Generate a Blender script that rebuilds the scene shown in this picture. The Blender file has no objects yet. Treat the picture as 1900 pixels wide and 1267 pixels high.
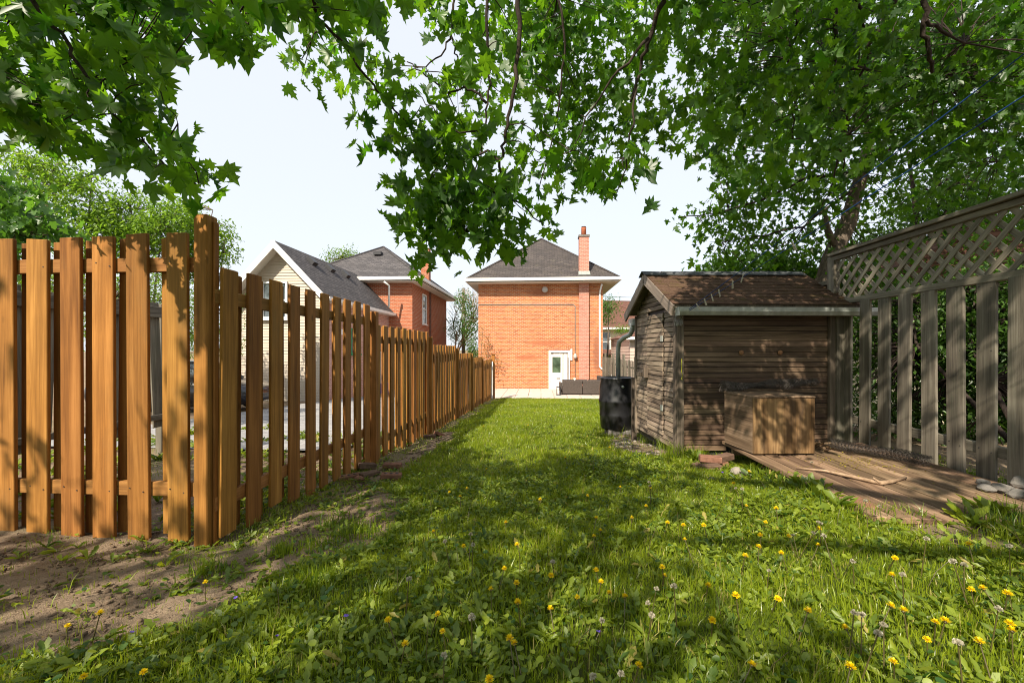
import bpy, bmesh, math, random
import numpy as np
from mathutils import Vector, Matrix

random.seed(7); rng = np.random.default_rng(11)
SC = bpy.context.scene
COL = SC.collection
R = math.radians

# ------------------------------------------------------------------ camera, world, sun, exposure
FPX, HZ, TH = 780.0, 648.0, math.atan(50/780.0)
CT, ST = math.cos(TH), math.sin(TH)
CAMZ = 1.2
cd = bpy.data.cameras.new('camera'); cam = bpy.data.objects.new('camera', cd); COL.objects.link(cam)
cam.location = (0, 0, CAMZ); cam.rotation_euler = (R(90), 0, TH)
cd.sensor_width = 36; cd.lens = FPX/1900*36; cd.shift_y = (HZ-633.5)/1900
cd.clip_start = 0.05; cd.clip_end = 2000
SC.camera = cam

SUN_H = Vector((0.42, 0.907, 0)).normalized(); SUN_EL = R(44)
SUN_DIR = Vector((SUN_H.x*math.cos(SUN_EL), SUN_H.y*math.cos(SUN_EL), -math.sin(SUN_EL)))   # the way the light travels
w = bpy.data.worlds.new('World'); SC.world = w; w.use_nodes = True
nt = w.node_tree; nt.nodes.clear()
sky = nt.nodes.new('ShaderNodeTexSky'); sky.sky_type = 'NISHITA'; sky.sun_disc = False
sky.sun_elevation = SUN_EL; sky.sun_rotation = math.atan2(-SUN_H.x, -SUN_H.y)
sky.air_density = 1.0; sky.dust_density = 2.0; sky.ozone_density = 1.0
veil = nt.nodes.new('ShaderNodeMixRGB'); veil.inputs[0].default_value = 0.86
veil.inputs[2].default_value = (2.86, 2.97, 3.14, 1)          # thin bright cloud veil over the whole sky
bg = nt.nodes.new('ShaderNodeBackground'); bg.inputs[1].default_value = 0.15
wo = nt.nodes.new('ShaderNodeOutputWorld')
nt.links.new(sky.outputs[0], veil.inputs[1]); nt.links.new(veil.outputs[0], bg.inputs[0]); nt.links.new(bg.outputs[0], wo.inputs[0])
sl = bpy.data.lights.new('sun', 'SUN'); sl.energy = 3.9; sl.angle = R(0.53); sl.color = (1.0, 0.90, 0.74)
so = bpy.data.objects.new('sun', sl); COL.objects.link(so)
so.rotation_euler = SUN_DIR.to_track_quat('-Z', 'Y').to_euler(); so.location = (-8, -8, 14)
SC.view_settings.view_transform = 'Standard'; SC.view_settings.look = 'None'
SC.view_settings.exposure = 1.16; SC.view_settings.gamma = 1.0
SC.view_settings.use_curve_mapping = False
SC.cycles.use_denoising = True; SC.cycles.filter_width = 1.05
SC.cycles.max_bounces = 8; SC.cycles.diffuse_bounces = 4; SC.cycles.transmission_bounces = 6; SC.cycles.transparent_max_bounces = 8

# ------------------------------------------------------------------ picture <-> place helpers (only to measure the place)
def P(u, v, d):
    lat = (u-950)/FPX*d
    return Vector((lat*CT - d*ST, lat*ST + d*CT, CAMZ + (HZ-v)/FPX*d))
def PX(u, X):                       # Y on the vertical plane x = X seen at column u
    a = (u-950)/FPX
    d = X/(a*CT - ST)
    return d*(a*ST + CT)
def UV(p):
    d = -p[0]*ST + p[1]*CT
    return 950+FPX*(p[0]*CT+p[1]*ST)/d, HZ-FPX*(p[2]-CAMZ)/d, d
GY = [-40, -5, 0, 1.4, 2.5, 4.9, 8.4, 11.25, 17.3, 18.7, 30, 60, 400]
GZ = [0.45, .3, .13, .085, 0.0, -.175, -.40, -.55, -.86, -1.0, -1.0, -1.0, -1.0]
def G(x, y):
    x = np.asarray(x, float); y = np.asarray(y, float)
    base = np.interp(y, GY, GZ)
    tilt = .045*np.clip(x+1.9, 0, 7)*np.clip((13-y)/8, 0, 1)
    b = .012*np.sin(x*2.3+1.3*y)+.010*np.sin(3.1*y-1.7*x+1)+.006*np.sin(7.3*x+5.1*y)
    b = b*np.clip((18.2-y)/1.5, 0, 1)
    return base+tilt+b
def PG(u, v):
    d = 3.0
    for _ in range(40):
        p = P(u, v, d); g = float(G(p.x, p.y))
        nd = (CAMZ-g)*FPX/max(v-HZ, 1)
        d = .5*d+.5*nd
    p = P(u, v, d); p.z = float(G(p.x, p.y)); return p

# ------------------------------------------------------------------ object helpers
def tag(o, label=None, cat=None, group=None, kind=None):
    if label: o['label'] = label
    if cat: o['category'] = cat
    if group: o['group'] = group
    if kind: o['kind'] = kind
    return o
def mw(o):
    return (mw(o.parent) @ o.matrix_parent_inverse @ o.matrix_basis) if o.parent else o.matrix_basis.copy()
def adopt(o, parent):
    if parent is not None:
        m = mw(parent); o.parent = parent; o.matrix_parent_inverse = m.inverted()
    return o
def thing(name, label, cat, loc=(0, 0, 0), group=None):
    o = bpy.data.objects.new(name, None); COL.objects.link(o); o.location = loc; o.empty_display_size = .2
    return tag(o, label, cat, group)
def put(name, me, parent=None, M=None):
    o = bpy.data.objects.new(name, me); COL.objects.link(o)
    if M is not None: o.matrix_basis = M
    return adopt(o, parent)
def recopy(root):
    r = root.copy(); COL.objects.link(r)
    for ch in root.children:
        c = ch.copy(); COL.objects.link(c); c.parent = r
        for g in ch.children:
            d = g.copy(); COL.objects.link(d); d.parent = c
    return r
_cache = {}
def boxmesh(size, mat, bev=.004, warp=0, seed=0):
    key = (tuple(round(s, 3) for s in size), mat.name, bev, warp, seed)
    if key in _cache: return _cache[key]
    bm = bmesh.new(); bmesh.ops.create_cube(bm, size=1)
    for v in bm.verts: v.co = Vector((v.co.x*size[0], v.co.y*size[1], v.co.z*size[2]))
    if bev: bmesh.ops.bevel(bm, geom=bm.edges[:], offset=min(bev, min(size)*.3), segments=1, affect='EDGES')
    if warp:
        rr = random.Random(seed+hash(key[0]) % 999); ax = max(range(3), key=lambda i: size[i])
        o1 = (ax+1) % 3; o2 = (ax+2) % 3
        a, b, c, d2 = [rr.uniform(-warp, warp) for _ in range(4)]
        for v in bm.verts:
            s = v.co[ax]/size[ax]*2
            v.co[o1] += a*(s if s > 0 else 0)+b*(s if s < 0 else 0); v.co[o2] += c*s
            v.co[ax] += d2*(1 if v.co[o1] > 0 else -1)*.8
    me = bpy.data.meshes.new('board'); bm.to_mesh(me); bm.free(); me.materials.append(mat)
    _cache[key] = me; return me
def board(name, size, mat, parent, loc, rot=None, bev=.004, warp=0, seed=0, rollz=0):
    M = Matrix.Translation(loc)
    if rot is not None: M = M @ rot.to_4x4()
    return put(name, boxmesh(size, mat, bev, warp, seed), parent, M)
class MB:
    def __init__(s): s.v = []; s.f = []; s.sm = []
    def add(s, vs, fs, smooth=False):
        o = len(s.v); s.v += [tuple(p) for p in vs]; s.f += [tuple(i+o for i in f) for f in fs]; s.sm += [smooth]*len(fs)
    def box(s, c, size, rot=None):
        x, y, z = [q/2 for q in size]
        vs = [Vector((a*x, b*y, e*z)) for a in (-1, 1) for b in (-1, 1) for e in (-1, 1)]
        if rot is not None: vs = [rot @ p for p in vs]
        vs = [p+Vector(c) for p in vs]
        s.add(vs, [(0, 1, 3, 2), (4, 6, 7, 5), (0, 4, 5, 1), (2, 3, 7, 6), (0, 2, 6, 4), (1, 5, 7, 3)])
    def tube(s, pts, rad, n=6, cap=True, smooth=True):
        pts = [Vector(p) for p in pts]; k = len(pts)
        if not hasattr(rad, '__len__'): rad = [rad]*k
        vs = []
        up = None
        for i, p in enumerate(pts):
            t = (pts[min(i+1, k-1)]-pts[max(i-1, 0)])
            if t.length < 1e-9: t = Vector((0, 0, 1))
            t.normalize()
            if up is None: up = t.orthogonal().normalized()
            a = (up-t*up.dot(t))
            a = a.normalized() if a.length > 1e-6 else t.orthogonal().normalized()
            up = a; b = t.cross(a)
            for j in range(n):
                th = 2*math.pi*j/n
                vs.append(p+(a*math.cos(th)+b*math.sin(th))*rad[i])
        fs = []
        for i in range(k-1):
            for j in range(n):
                fs.append((i*n+j, i*n+(j+1) % n, (i+1)*n+(j+1) % n, (i+1)*n+j))
        if cap and n > 2:
            fs.append(tuple(range(n-1, -1, -1))); fs.append(tuple((k-1)*n+j for j in range(n)))
        s.add(vs, fs, smooth)
    def lathe(s, c, prof, n=24, smooth=True, M=None):
        c = Vector(c); vs = []; k = len(prof)
        for r, z in prof:
            for j in range(n):
                th = 2*math.pi*j/n; p = Vector((r*math.cos(th), r*math.sin(th), z))
                vs.append(c+(M @ p if M is not None else p))
        fs = [(i*n+j, i*n+(j+1) % n, (i+1)*n+(j+1) % n, (i+1)*n+j) for i in range(k-1) for j in range(n)]
        fs.append(tuple(range(n-1, -1, -1))); fs.append(tuple((k-1)*n+j for j in range(n)))
        s.add(vs, fs, smooth)
    def build(s, name, mat, parent=None, M=None):
        me = bpy.data.meshes.new(name); me.from_pydata(s.v, [], s.f); me.update()
        if any(s.sm): me.polygons.foreach_set('use_smooth', s.sm)
        me.materials.append(mat)
        o = put(name, me, None, M); return adopt(o, parent)
def npmesh(name, V, T, mat, parent=None, var=None, link=True):
    me = bpy.data.meshes.new(name); V = np.ascontiguousarray(V, np.float32); T = np.ascontiguousarray(T, np.int32)
    me.vertices.add(len(V)); me.vertices.foreach_set('co', V.ravel())
    me.loops.add(T.size); me.loops.foreach_set('vertex_index', T.ravel())
    me.polygons.add(len(T)); me.polygons.foreach_set('loop_start', np.arange(0, T.size, T.shape[1], dtype=np.int32))
    me.update(calc_edges=True)
    if var is not None:
        a = me.attributes.new('var', 'FLOAT', 'POINT'); a.data.foreach_set('value', np.ascontiguousarray(var, np.float32))
    me.materials.append(mat)
    if not link: return me
    return put(name, me, parent)

# ------------------------------------------------------------------ materials
class NT:
    def __init__(s, name):
        s.m = bpy.data.materials.new(name); s.m.use_nodes = True; s.t = s.m.node_tree; s.t.nodes.clear()
        s.out = s.n('OutputMaterial')
    def n(s, typ, **kw):
        nd = s.t.nodes.new('ShaderNode'+typ)
        for k, v in kw.items(): setattr(nd, k, v)
        return nd
    def l(s, a, b): s.t.links.new(a, b)
    def val(s, nd, i, v):
        if hasattr(v, 'links') or isinstance(v, bpy.types.NodeSocket): s.l(v, nd.inputs[i])
        elif v is not None: nd.inputs[i].default_value = v
    def math(s, op, a, b=None, c=None, clamp=False):
        nd = s.n('Math', operation=op, use_clamp=clamp); s.val(nd, 0, a)
        if b is not None: s.val(nd, 1, b)
        if c is not None: s.val(nd, 2, c)
        return nd.outputs[0]
    def vmath(s, op, a, b):
        nd = s.n('VectorMath', operation=op); s.val(nd, 0, a); s.val(nd, 1, b); return nd.outputs[0]
    def noise(s, vec, scale, detail=3, rough=.55, dist=0):
        nd = s.n('TexNoise'); s.l(vec, nd.inputs['Vector']); nd.inputs['Scale'].default_value = scale
        nd.inputs['Detail'].default_value = detail; nd.inputs['Roughness'].default_value = rough; nd.inputs['Distortion'].default_value = dist
        return nd.outputs[0]
    def ramp(s, f, stops):
        nd = s.n('ValToRGB'); s.l(f, nd.inputs[0]); e = nd.color_ramp.elements
        while len(e) < len(stops): e.new(.5)
        for el, (p, c) in zip(e, stops): el.position = p; el.color = (*c, 1) if len(c) == 3 else c
        return nd.outputs[0]
    def mix(s, f, a, b, mode='MIX'):
        nd = s.n('MixRGB', blend_type=mode); s.val(nd, 0, f)
        for i, q in ((1, a), (2, b)):
            if isinstance(q, tuple): nd.inputs[i].default_value = (*q, 1) if len(q) == 3 else q
            else: s.l(q, nd.inputs[i])
        return nd.outputs[0]
    def mapping(s, vec, scale=(1, 1, 1), loc=None):
        nd = s.n('Mapping'); s.l(vec, nd.inputs[0]); nd.inputs['Scale'].default_value = scale
        if loc: nd.inputs['Location'].default_value = loc
        return nd.outputs[0]
    def rnd_coord(s, k=(13, 7, 29)):
        tc = s.n('TexCoord'); oi = s.n('ObjectInfo')
        c = s.n('CombineXYZ')
        for i in range(3): s.l(s.math('MULTIPLY', oi.outputs['Random'], float(k[i])), c.inputs[i])
        return s.vmath('ADD', tc.outputs['Object'], c.outputs[0]), oi.outputs['Random']
    def bump(s, h, strength=.3, dist=.01):
        nd = s.n('Bump'); nd.inputs['Strength'].default_value = strength; nd.inputs['Distance'].default_value = dist
        s.l(h, nd.inputs['Height']); return nd.outputs[0]
    def bsdf(s, col, rough=.7, normal=None, spec=.3, metal=0):
        b = s.n('BsdfPrincipled'); s.val(b, 'Base Color', (*col, 1) if isinstance(col, tuple) and len(col) == 3 else col)
        s.val(b, 'Roughness', rough); b.inputs['Specular IOR Level'].default_value = spec; b.inputs['Metallic'].default_value = metal
        if normal is not None: s.l(normal, b.inputs['Normal'])
        s.l(b.outputs[0], s.out.inputs[0]); return s.m

def wood(name, stops, axis=2, fine=1.0, hv=.22, sat=1.0, rough=.75, knots=.5, blotch=None, bump=.35, blotch_scale=3.0, blotch_thr=(.5, .6), dist=.6):
    t = NT(name); co, rnd = t.rnd_coord()
    sc = [16*fine, 16*fine, 16*fine]; sc[axis] = .9*fine
    g1 = t.noise(t.mapping(co, tuple(sc)), 1.0, 5, .6, dist)
    sc2 = [110*fine]*3; sc2[axis] = 2.5*fine
    g2 = t.noise(t.mapping(co, tuple(sc2)), 1.0, 3, .6)
    f = t.math('ADD', t.math('MULTIPLY', g1, .7), t.math('MULTIPLY', g2, .35))
    stops = [(.525+(p-.5)*.72, q) for p, q in stops]
    col = t.ramp(f, stops)
    big = t.noise(co, 2.2, 3)
    col = t.mix(.45, col, t.ramp(big, [(.3, (.62, .62, .62)), (.7, (1.25, 1.25, 1.25))]), 'MULTIPLY')
    h = g2
    if knots:
        ks = [7.0]*3; ks[axis] = 3.0
        vo = t.n('TexVoronoi'); t.l(t.mapping(co, tuple(ks)), vo.inputs['Vector']); vo.inputs['Scale'].default_value = 1
        sep = t.n('SeparateColor'); t.l(vo.outputs['Color'], sep.inputs[0])
        few = t.math('LESS_THAN', sep.outputs[0], knots)
        kd = t.math('MULTIPLY', t.math('SUBTRACT', 1.0, t.math('MULTIPLY', vo.outputs['Distance'], 7.0), clamp=True), few)
        col = t.mix(t.math('MULTIPLY', kd, .9, clamp=True), col, tuple(c*.35 for c in stops[0][1]))
    if blotch:
        bn = t.noise(t.mapping(co, tuple(blotch_scale*(.35 if i == axis else 1.6) for i in range(3))), 1.0, 5, .65)
        bf = t.ramp(bn, [(blotch_thr[0], (0, 0, 0)), (blotch_thr[1], (1, 1, 1))])
        col = t.mix(bf, col, blotch)
    hs = t.n('HueSaturation'); t.l(col, hs.inputs['Color']); hs.inputs['Saturation'].default_value = sat
    mr = t.n('MapRange'); t.l(rnd, mr.inputs[0]); mr.inputs[3].default_value = 1-hv; mr.inputs[4].default_value = 1+hv
    t.l(mr.outputs[0], hs.inputs['Value'])
    r2 = t.math('FRACT', t.math('MULTIPLY', rnd, 17.3))
    t.l(t.math('ADD', .492, t.math('MULTIPLY', r2, .016)), hs.inputs['Hue'])
    return t.bsdf(hs.outputs[0], rough, t.bump(f, bump, .004), .25)

CEDAR = [(.25, (.13, .054, .014)), (.5, (.27, .122, .032)), (.75, (.41, .20, .060))]
M_CEDAR = wood('cedar_stained', CEDAR, 2, hv=.22, sat=1.04, knots=.42, blotch=(.20, .11, .04), blotch_thr=(.56, .8))
M_CEDARX = wood('cedar_stained_rail', CEDAR, 0, hv=.12, knots=.2)
M_CEDARY = wood('cedar_stained_rail_long', CEDAR, 1, hv=.12, knots=.2)
GREY = [(.25, (.06, .052, .041)), (.5, (.15, .13, .10)), (.75, (.26, .235, .185))]
M_GREY = wood('weathered_fir', GREY, 2, hv=.2, knots=.3, blotch=(.085, .092, .062), blotch_thr=(.52, .85))
M_GREYY = wood('weathered_fir_rail', GREY, 1, hv=.18, knots=.15)
M_LATT = wood('weathered_lattice_skylit', [(p, tuple(min(.6, q*1.5) for q in cc)) for p, cc in GREY], 1, hv=.18, knots=.1)  # fence grey lightened: sky light on the slats put into the colour
M_GREYX = wood('weathered_fir_cross', GREY, 0, hv=.18, knots=.15)
SHED = [(.25, (.046, .027, .018)), (.5, (.125, .080, .050)), (.75, (.25, .175, .115))]
M_SHEDX = wood('shed_board', SHED, 0, hv=.32, knots=.10, blotch=(.036, .024, .018), blotch_thr=(.55, .75), blotch_scale=2.2)
M_SHEDY = wood('shed_board_worn', [(.25, (.07, .05, .036)), (.5, (.24, .18, .13)), (.75, (.46, .37, .28))], 1, hv=.22, knots=.12, blotch=(.045, .034, .027), blotch_thr=(.50, .66), blotch_scale=4)
M_SHEDZ = wood('shed_trim', [(.25, (.06, .048, .036)), (.5, (.13, .10, .075)), (.75, (.24, .19, .14))], 2, hv=.15, knots=.15)
M_FASCIA = wood('fascia_grey', [(.25, (.12, .095, .075)), (.5, (.25, .20, .165)), (.75, (.38, .32, .27))], 1, hv=.1, knots=.1)
M_DECK = wood('deck_board', [(.25, (.06, .036, .022)), (.5, (.17, .108, .066)), (.75, (.33, .225, .145))], 1, hv=.34, knots=.12, blotch=(.15, .12, .03), blotch_thr=(.62, .74))
M_PLY = wood('plywood_face', [(.3, (.05, .028, .013)), (.5, (.17, .092, .041)), (.7, (.33, .20, .098))], 2, fine=.42, hv=.06, knots=.3, blotch=(.075, .046, .026), blotch_thr=(.48, .68), blotch_scale=5, dist=2.2)
M_PLYS = wood('plywood_side', [(.3, (.05, .031, .018)), (.5, (.16, .105, .064)), (.7, (.29, .205, .135))], 1, fine=.8, hv=.05, knots=.1, bump=.8)
M_STICK = wood('dry_stick', [(.25, (.12, .075, .045)), (.5, (.26, .18, .11)), (.75, (.40, .29, .19))], 0, fine=2, hv=.1, knots=0)

def brick_mat(name, c1, c2, mortar, bw=.215, bh=.075, axis='xy', worn=(.42, .22, .14), worn_amt=(.6, .75), soot=None):
    t = NT(name); g = t.n('NewGeometry'); sp = t.n('SeparateXYZ'); t.l(g.outputs['Position'], sp.inputs[0])
    cb = t.n('CombineXYZ'); t.l(t.math('ADD', sp.outputs[0], sp.outputs[1]), cb.inputs[0]); t.l(sp.outputs[2], cb.inputs[1])
    b = t.n('TexBrick'); t.l(cb.outputs[0], b.inputs['Vector']); b.inputs['Scale'].default_value = 1
    b.inputs['Brick Width'].default_value = bw; b.inputs['Row Height'].default_value = bh; b.inputs['Mortar Size'].default_value = .009
    b.inputs['Color1'].default_value = (*c1, 1); b.inputs['Color2'].default_value = (*c2, 1); b.inputs['Mortar'].default_value = (*mortar, 1)
    b.inputs['Bias'].default_value = -.1
    pos = g.outputs['Position']
    sm = t.mapping(pos, (1, 1, 3.2))
    col = t.mix(t.ramp(t.noise(sm, 1.6, 5, .7), [(worn_amt[0], (0, 0, 0)), (worn_amt[1], (.75, .75, .75))]), b.outputs['Color'], worn)
    col = t.mix(t.ramp(t.noise(sm, 3.3, 4, .7), [(.56, (0, 0, 0)), (.72, (.6, .6, .6))]), col, tuple(c*.45 for c in c1))
    col = t.mix(.5, col, t.ramp(t.noise(t.mapping(pos, (9, 9, 14)), 1.0, 3), [(.3, (.72, .72, .72)), (.7, (1.2, 1.2, 1.2))]), 'MULTIPLY')
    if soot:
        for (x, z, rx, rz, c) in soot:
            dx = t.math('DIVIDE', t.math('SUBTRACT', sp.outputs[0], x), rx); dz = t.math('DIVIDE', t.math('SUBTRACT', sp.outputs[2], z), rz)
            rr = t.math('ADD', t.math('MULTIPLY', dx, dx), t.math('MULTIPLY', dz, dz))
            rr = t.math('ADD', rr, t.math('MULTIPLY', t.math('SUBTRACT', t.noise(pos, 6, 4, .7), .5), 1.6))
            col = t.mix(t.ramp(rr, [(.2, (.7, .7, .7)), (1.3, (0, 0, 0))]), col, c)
    h = t.math('SUBTRACT', 1.0, b.outputs['Fac'])
    return t.bsdf(col, .85, t.bump(h, .6, .01), .15)
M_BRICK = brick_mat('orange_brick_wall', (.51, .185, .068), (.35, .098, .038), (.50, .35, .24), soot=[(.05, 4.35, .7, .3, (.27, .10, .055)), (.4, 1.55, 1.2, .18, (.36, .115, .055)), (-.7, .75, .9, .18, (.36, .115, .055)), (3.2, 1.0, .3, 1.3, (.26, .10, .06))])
M_BRICK2 = brick_mat('red_brick_wall', (.42, .125, .055), (.35, .09, .042), (.46, .31, .22), worn=(.5, .36, .30), worn_amt=(.62, .7))
M_PBRICK = brick_mat('pale_red_brick', (.47, .20, .145), (.39, .155, .11), (.50, .36, .29), worn=(.46, .25, .18))
M_PINKB = brick_mat('pink_brick_wall', (.50, .28, .22), (.44, .23, .18), (.55, .42, .36), worn=(.5, .33, .27))

def shingle_roof(name, c1, c2, rowz, moss=None):
    t = NT(name); g = t.n('NewGeometry'); sp = t.n('SeparateXYZ'); t.l(g.outputs['Position'], sp.inputs[0])
    nz = t.n('SeparateXYZ'); t.l(g.outputs['Normal'], nz.inputs[0])
    steep = t.math('GREATER_THAN', t.math('ABSOLUTE', nz.outputs[0]), t.math('ABSOLUTE', nz.outputs[1]))
    run = t.n('Mix'); t.l(steep, run.inputs[0]); t.l(sp.outputs[0], run.inputs[2]); t.l(sp.outputs[1], run.inputs[3])
    cb = t.n('CombineXYZ'); t.l(run.outputs[0], cb.inputs[0]); t.l(sp.outputs[2], cb.inputs[1])
    b = t.n('TexBrick'); t.l(cb.outputs[0], b.inputs['Vector']); b.inputs['Scale'].default_value = 1
    b.inputs['Brick Width'].default_value = .31; b.inputs['Row Height'].default_value = rowz; b.inputs['Mortar Size'].default_value = .012
    b.inputs['Color1'].default_value = (*c1, 1); b.inputs['Color2'].default_value = (*c2, 1); b.inputs['Mortar'].default_value = (*[c*.45 for c in c1], 1)
    col = t.mix(.6, b.outputs['Color'], t.ramp(t.noise(t.mapping(g.outputs['Position'], (3, 3, 9)), 1.5, 4, .7), [(.3, (.6, .6, .6)), (.7, (1.45, 1.4, 1.35))]), 'MULTIPLY')
    if moss: col = t.mix(t.ramp(t.noise(g.outputs['Position'], 3.0, 5, .7), [(.55, (0, 0, 0)), (.75, (.6, .6, .6))]), col, moss)
    h = t.math('SUBTRACT', 1.0, b.outputs['Fac'])
    return t.bsdf(col, .9, t.bump(h, .9, .02), .2)
M_ROOFC = shingle_roof('grey_brown_shingle_roof', (.088, .076, .072), (.058, .052, .052), .088, (.12, .105, .075))
M_ROOFL = shingle_roof('charcoal_shingle_roof', (.105, .098, .10), (.065, .062, .066), .095)
M_ROOFR = shingle_roof('red_brown_shingle_roof', (.17, .085, .062), (.13, .066, .05), .09)

def plain(name, col, rough=.6, spec=.3, metal=0, nscale=8, amt=.25, bump=.1):
    t = NT(name); co, rnd = t.rnd_coord()
    n = t.noise(co, nscale, 5, .65)
    c = t.mix(1.0, tuple(col), t.ramp(n, [(.25, (1-amt,)*3), (.75, (1+amt,)*3)]), 'MULTIPLY')
    return t.bsdf(c, rough, t.bump(n, bump, .004), spec, metal)
M_WHITE = plain('white_paint', (.74, .73, .70), .45, .4, amt=.08)
M_SOFFIT = plain('white_soffit', (.66, .62, .56), .6, amt=.06)
M_SIDING = plain('beige_vinyl', (.47, .40, .32), .5, .4, amt=.07, nscale=2)
M_PINKSID = plain('pinkish_vinyl', (.50, .385, .33), .5, .4, amt=.07, nscale=2)
M_CREAM = plain('cream_render', (.72, .64, .45), .7, amt=.06)
M_GALV = plain('galvanised_steel', (.38, .40, .37), .5, .5, .2, nscale=14, amt=.3)
M_BARREL = plain('black_plastic', (.016, .016, .018), .36, .5, nscale=5, amt=.5, bump=.015)
M_DARK = plain('dark_metal', (.03, .03, .033), .5, .4)
M_LAMP = plain('grey_lamp_glass', (.42, .40, .38), .3, .5)
M_GREEN = plain('green_paint', (.03, .22, .10), .5)
M_BLUEBIN = plain('blue_plastic', (.01, .08, .55), .4, .5)
M_STONE = plain('grey_stone', (.17, .155, .14), .85, nscale=12, amt=.45, bump=.6)
M_PALESTONE = plain('pale_stone', (.27, .235, .195), .85, nscale=12, amt=.4, bump=.6)
M_LOOSEBRICK = plain('loose_brick', (.21, .105, .072), .9, .1, nscale=16, amt=.5, bump=.6)
M_LOOSEBRICK2 = plain('loose_brick_brown', (.135, .085, .062), .9, .1, nscale=16, amt=.5, bump=.6)
M_ROPE = plain('blue_line', (.012, .05, .20), .55)
M_ROPEG = plain('grey_rope', (.32, .30, .29), .8, amt=.4, nscale=30)
M_YELLOW = plain('yellow_cord', (.55, .52, .03), .6)
M_PIN = wood('clothespin_wood', [(.25, (.30, .26, .21)), (.5, (.42, .37, .30)), (.75, (.50, .45, .38))], 2, fine=3, hv=.15, knots=0)
M_WIRE = plain('chicken_wire', (.10, .085, .075), .55, .5, .4, nscale=20, amt=.5)
M_WICKER_D = plain('wicker_cushion', (.05, .042, .04), .8)
M_CARPAINT = plain('dark_car_paint', (.012, .013, .018), .16, .6, amt=.1)
M_TYRE = plain('tyre_rubber', (.02, .02, .02), .8)
M_PAVER = plain('patio_slab', (.50, .42, .36), .85, nscale=6, amt=.2)
M_PATIO = plain('patio_bed', (.30, .24, .20), .9)
M_KNOT = plain('wood_knot', (.30, .15, .07), .7)
M_BARK = None
def glass(name, col=(.05, .06, .065)):
    t = NT(name); co, r = t.rnd_coord()
    c = t.mix(t.ramp(t.noise(co, 2.2, 3), [(.4, (0, 0, 0)), (.65, (1, 1, 1))]), tuple(col), tuple(q*3 for q in col))
    return t.bsdf(c, .05, None, .9)
M_GLASS = glass('window_glass'); M_GLASSG = glass('window_glass_dark', (.03, .045, .03))
def bark(name, c0, c1):
    t = NT(name); g = t.n('NewGeometry'); n = t.noise(t.mapping(g.outputs['Position'], (22, 22, 5)), 1, 6, .7, .5)
    return t.bsdf(t.ramp(n, [(.3, c0), (.7, c1)]), .9, t.bump(n, .9, .03), .15)
M_BARK = bark('tree_bark', (.055, .042, .033), (.20, .155, .12))
M_TWIG = bark('maple_twig_bark', (.018, .013, .011), (.075, .055, .045))
M_BARE = bark('bare_twig_bark', (.26, .20, .14), (.46, .37, .28))
def wicker():
    t = NT('wicker_weave'); tc = t.n('TexCoord'); b = t.n('TexBrick'); sp = t.n('SeparateXYZ'); t.l(tc.outputs['Object'], sp.inputs[0])
    cb = t.n('CombineXYZ'); t.l(t.math('ADD', sp.outputs[0], sp.outputs[1]), cb.inputs[0]); t.l(sp.outputs[2], cb.inputs[1])
    t.l(cb.outputs[0], b.inputs['Vector']); b.inputs['Scale'].default_value = 1; b.inputs['Brick Width'].default_value = .05; b.inputs['Row Height'].default_value = .018
    b.inputs['Mortar Size'].default_value = .004
    b.inputs['Color1'].default_value = (.17, .135, .115, 1); b.inputs['Color2'].default_value = (.11, .088, .076, 1); b.inputs['Mortar'].default_value = (.05, .04, .035, 1)
    return t.bsdf(b.outputs['Color'], .65, t.bump(t.math('SUBTRACT', 1.0, b.outputs['Fac']), .7, .01), .3)
M_WICKER = wicker()
def asphalt_shingle(name, stops, moss):
    t = NT(name); co, rnd = t.rnd_coord()
    n = t.noise(co, 60, 3, .7); big = t.noise(co, 5, 5, .7)
    col = t.ramp(n, stops)
    col = t.mix(t.ramp(big, [(.55, (0, 0, 0)), (.70, (.8, .8, .8))]), col, moss)
    hs = t.n('HueSaturation'); t.l(col, hs.inputs['Color'])
    mr = t.n('MapRange'); t.l(rnd, mr.inputs[0]); mr.inputs[3].default_value = .82; mr.inputs[4].default_value = 1.18
    t.l(mr.outputs[0], hs.inputs['Value'])
    return t.bsdf(hs.outputs[0], .95, t.bump(n, .7, .004), .1)
M_SHINGLE = asphalt_shingle('brown_asphalt_shingle', [(.3, (.045, .026, .018)), (.7, (.115, .070, .047))], (.075, .058, .018))

def leafmat(name, dark, light, tdark, tlight, trans=.5, gloss=.08, rough=.4, yellow=None):
    t = NT(name); a = t.n('Attribute'); a.attribute_name = 'var'; f = a.outputs['Fac']
    st = [(0, dark), (.9, light)]; st2 = [(0, tdark), (.9, tlight)]
    if yellow: st.append((1, yellow)); st2.append((1, yellow))
    g = t.n('NewGeometry')
    n = t.noise(g.outputs['Position'], 30, 2)
    f2 = t.math('ADD', f, t.math('MULTIPLY', t.math('SUBTRACT', n, .5), .2))
    d = t.n('BsdfDiffuse'); t.l(t.ramp(f2, st), d.inputs[0])
    tr = t.n('BsdfTranslucent'); t.l(t.ramp(f2, st2), tr.inputs[0])
    m = t.n('MixShader'); m.inputs[0].default_value = trans; t.l(d.outputs[0], m.inputs[1]); t.l(tr.outputs[0], m.inputs[2])
    gl = t.n('BsdfGlossy'); gl.inputs['Roughness'].default_value = rough; gl.inputs[0].default_value = (1, 1, 1, 1)
    m2 = t.n('MixShader'); m2.inputs[0].default_value = gloss; t.l(m.outputs[0], m2.inputs[1]); t.l(gl.outputs[0], m2.inputs[2])
    t.l(m2.outputs[0], t.out.inputs[0]); return t.m
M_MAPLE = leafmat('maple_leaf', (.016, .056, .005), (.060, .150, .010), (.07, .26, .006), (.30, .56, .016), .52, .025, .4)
M_RMAPLE = leafmat('maple_leaf_shade', (.012, .040, .005), (.045, .115, .010), (.045, .17, .006), (.22, .44, .014), .5, .022, .4)
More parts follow.
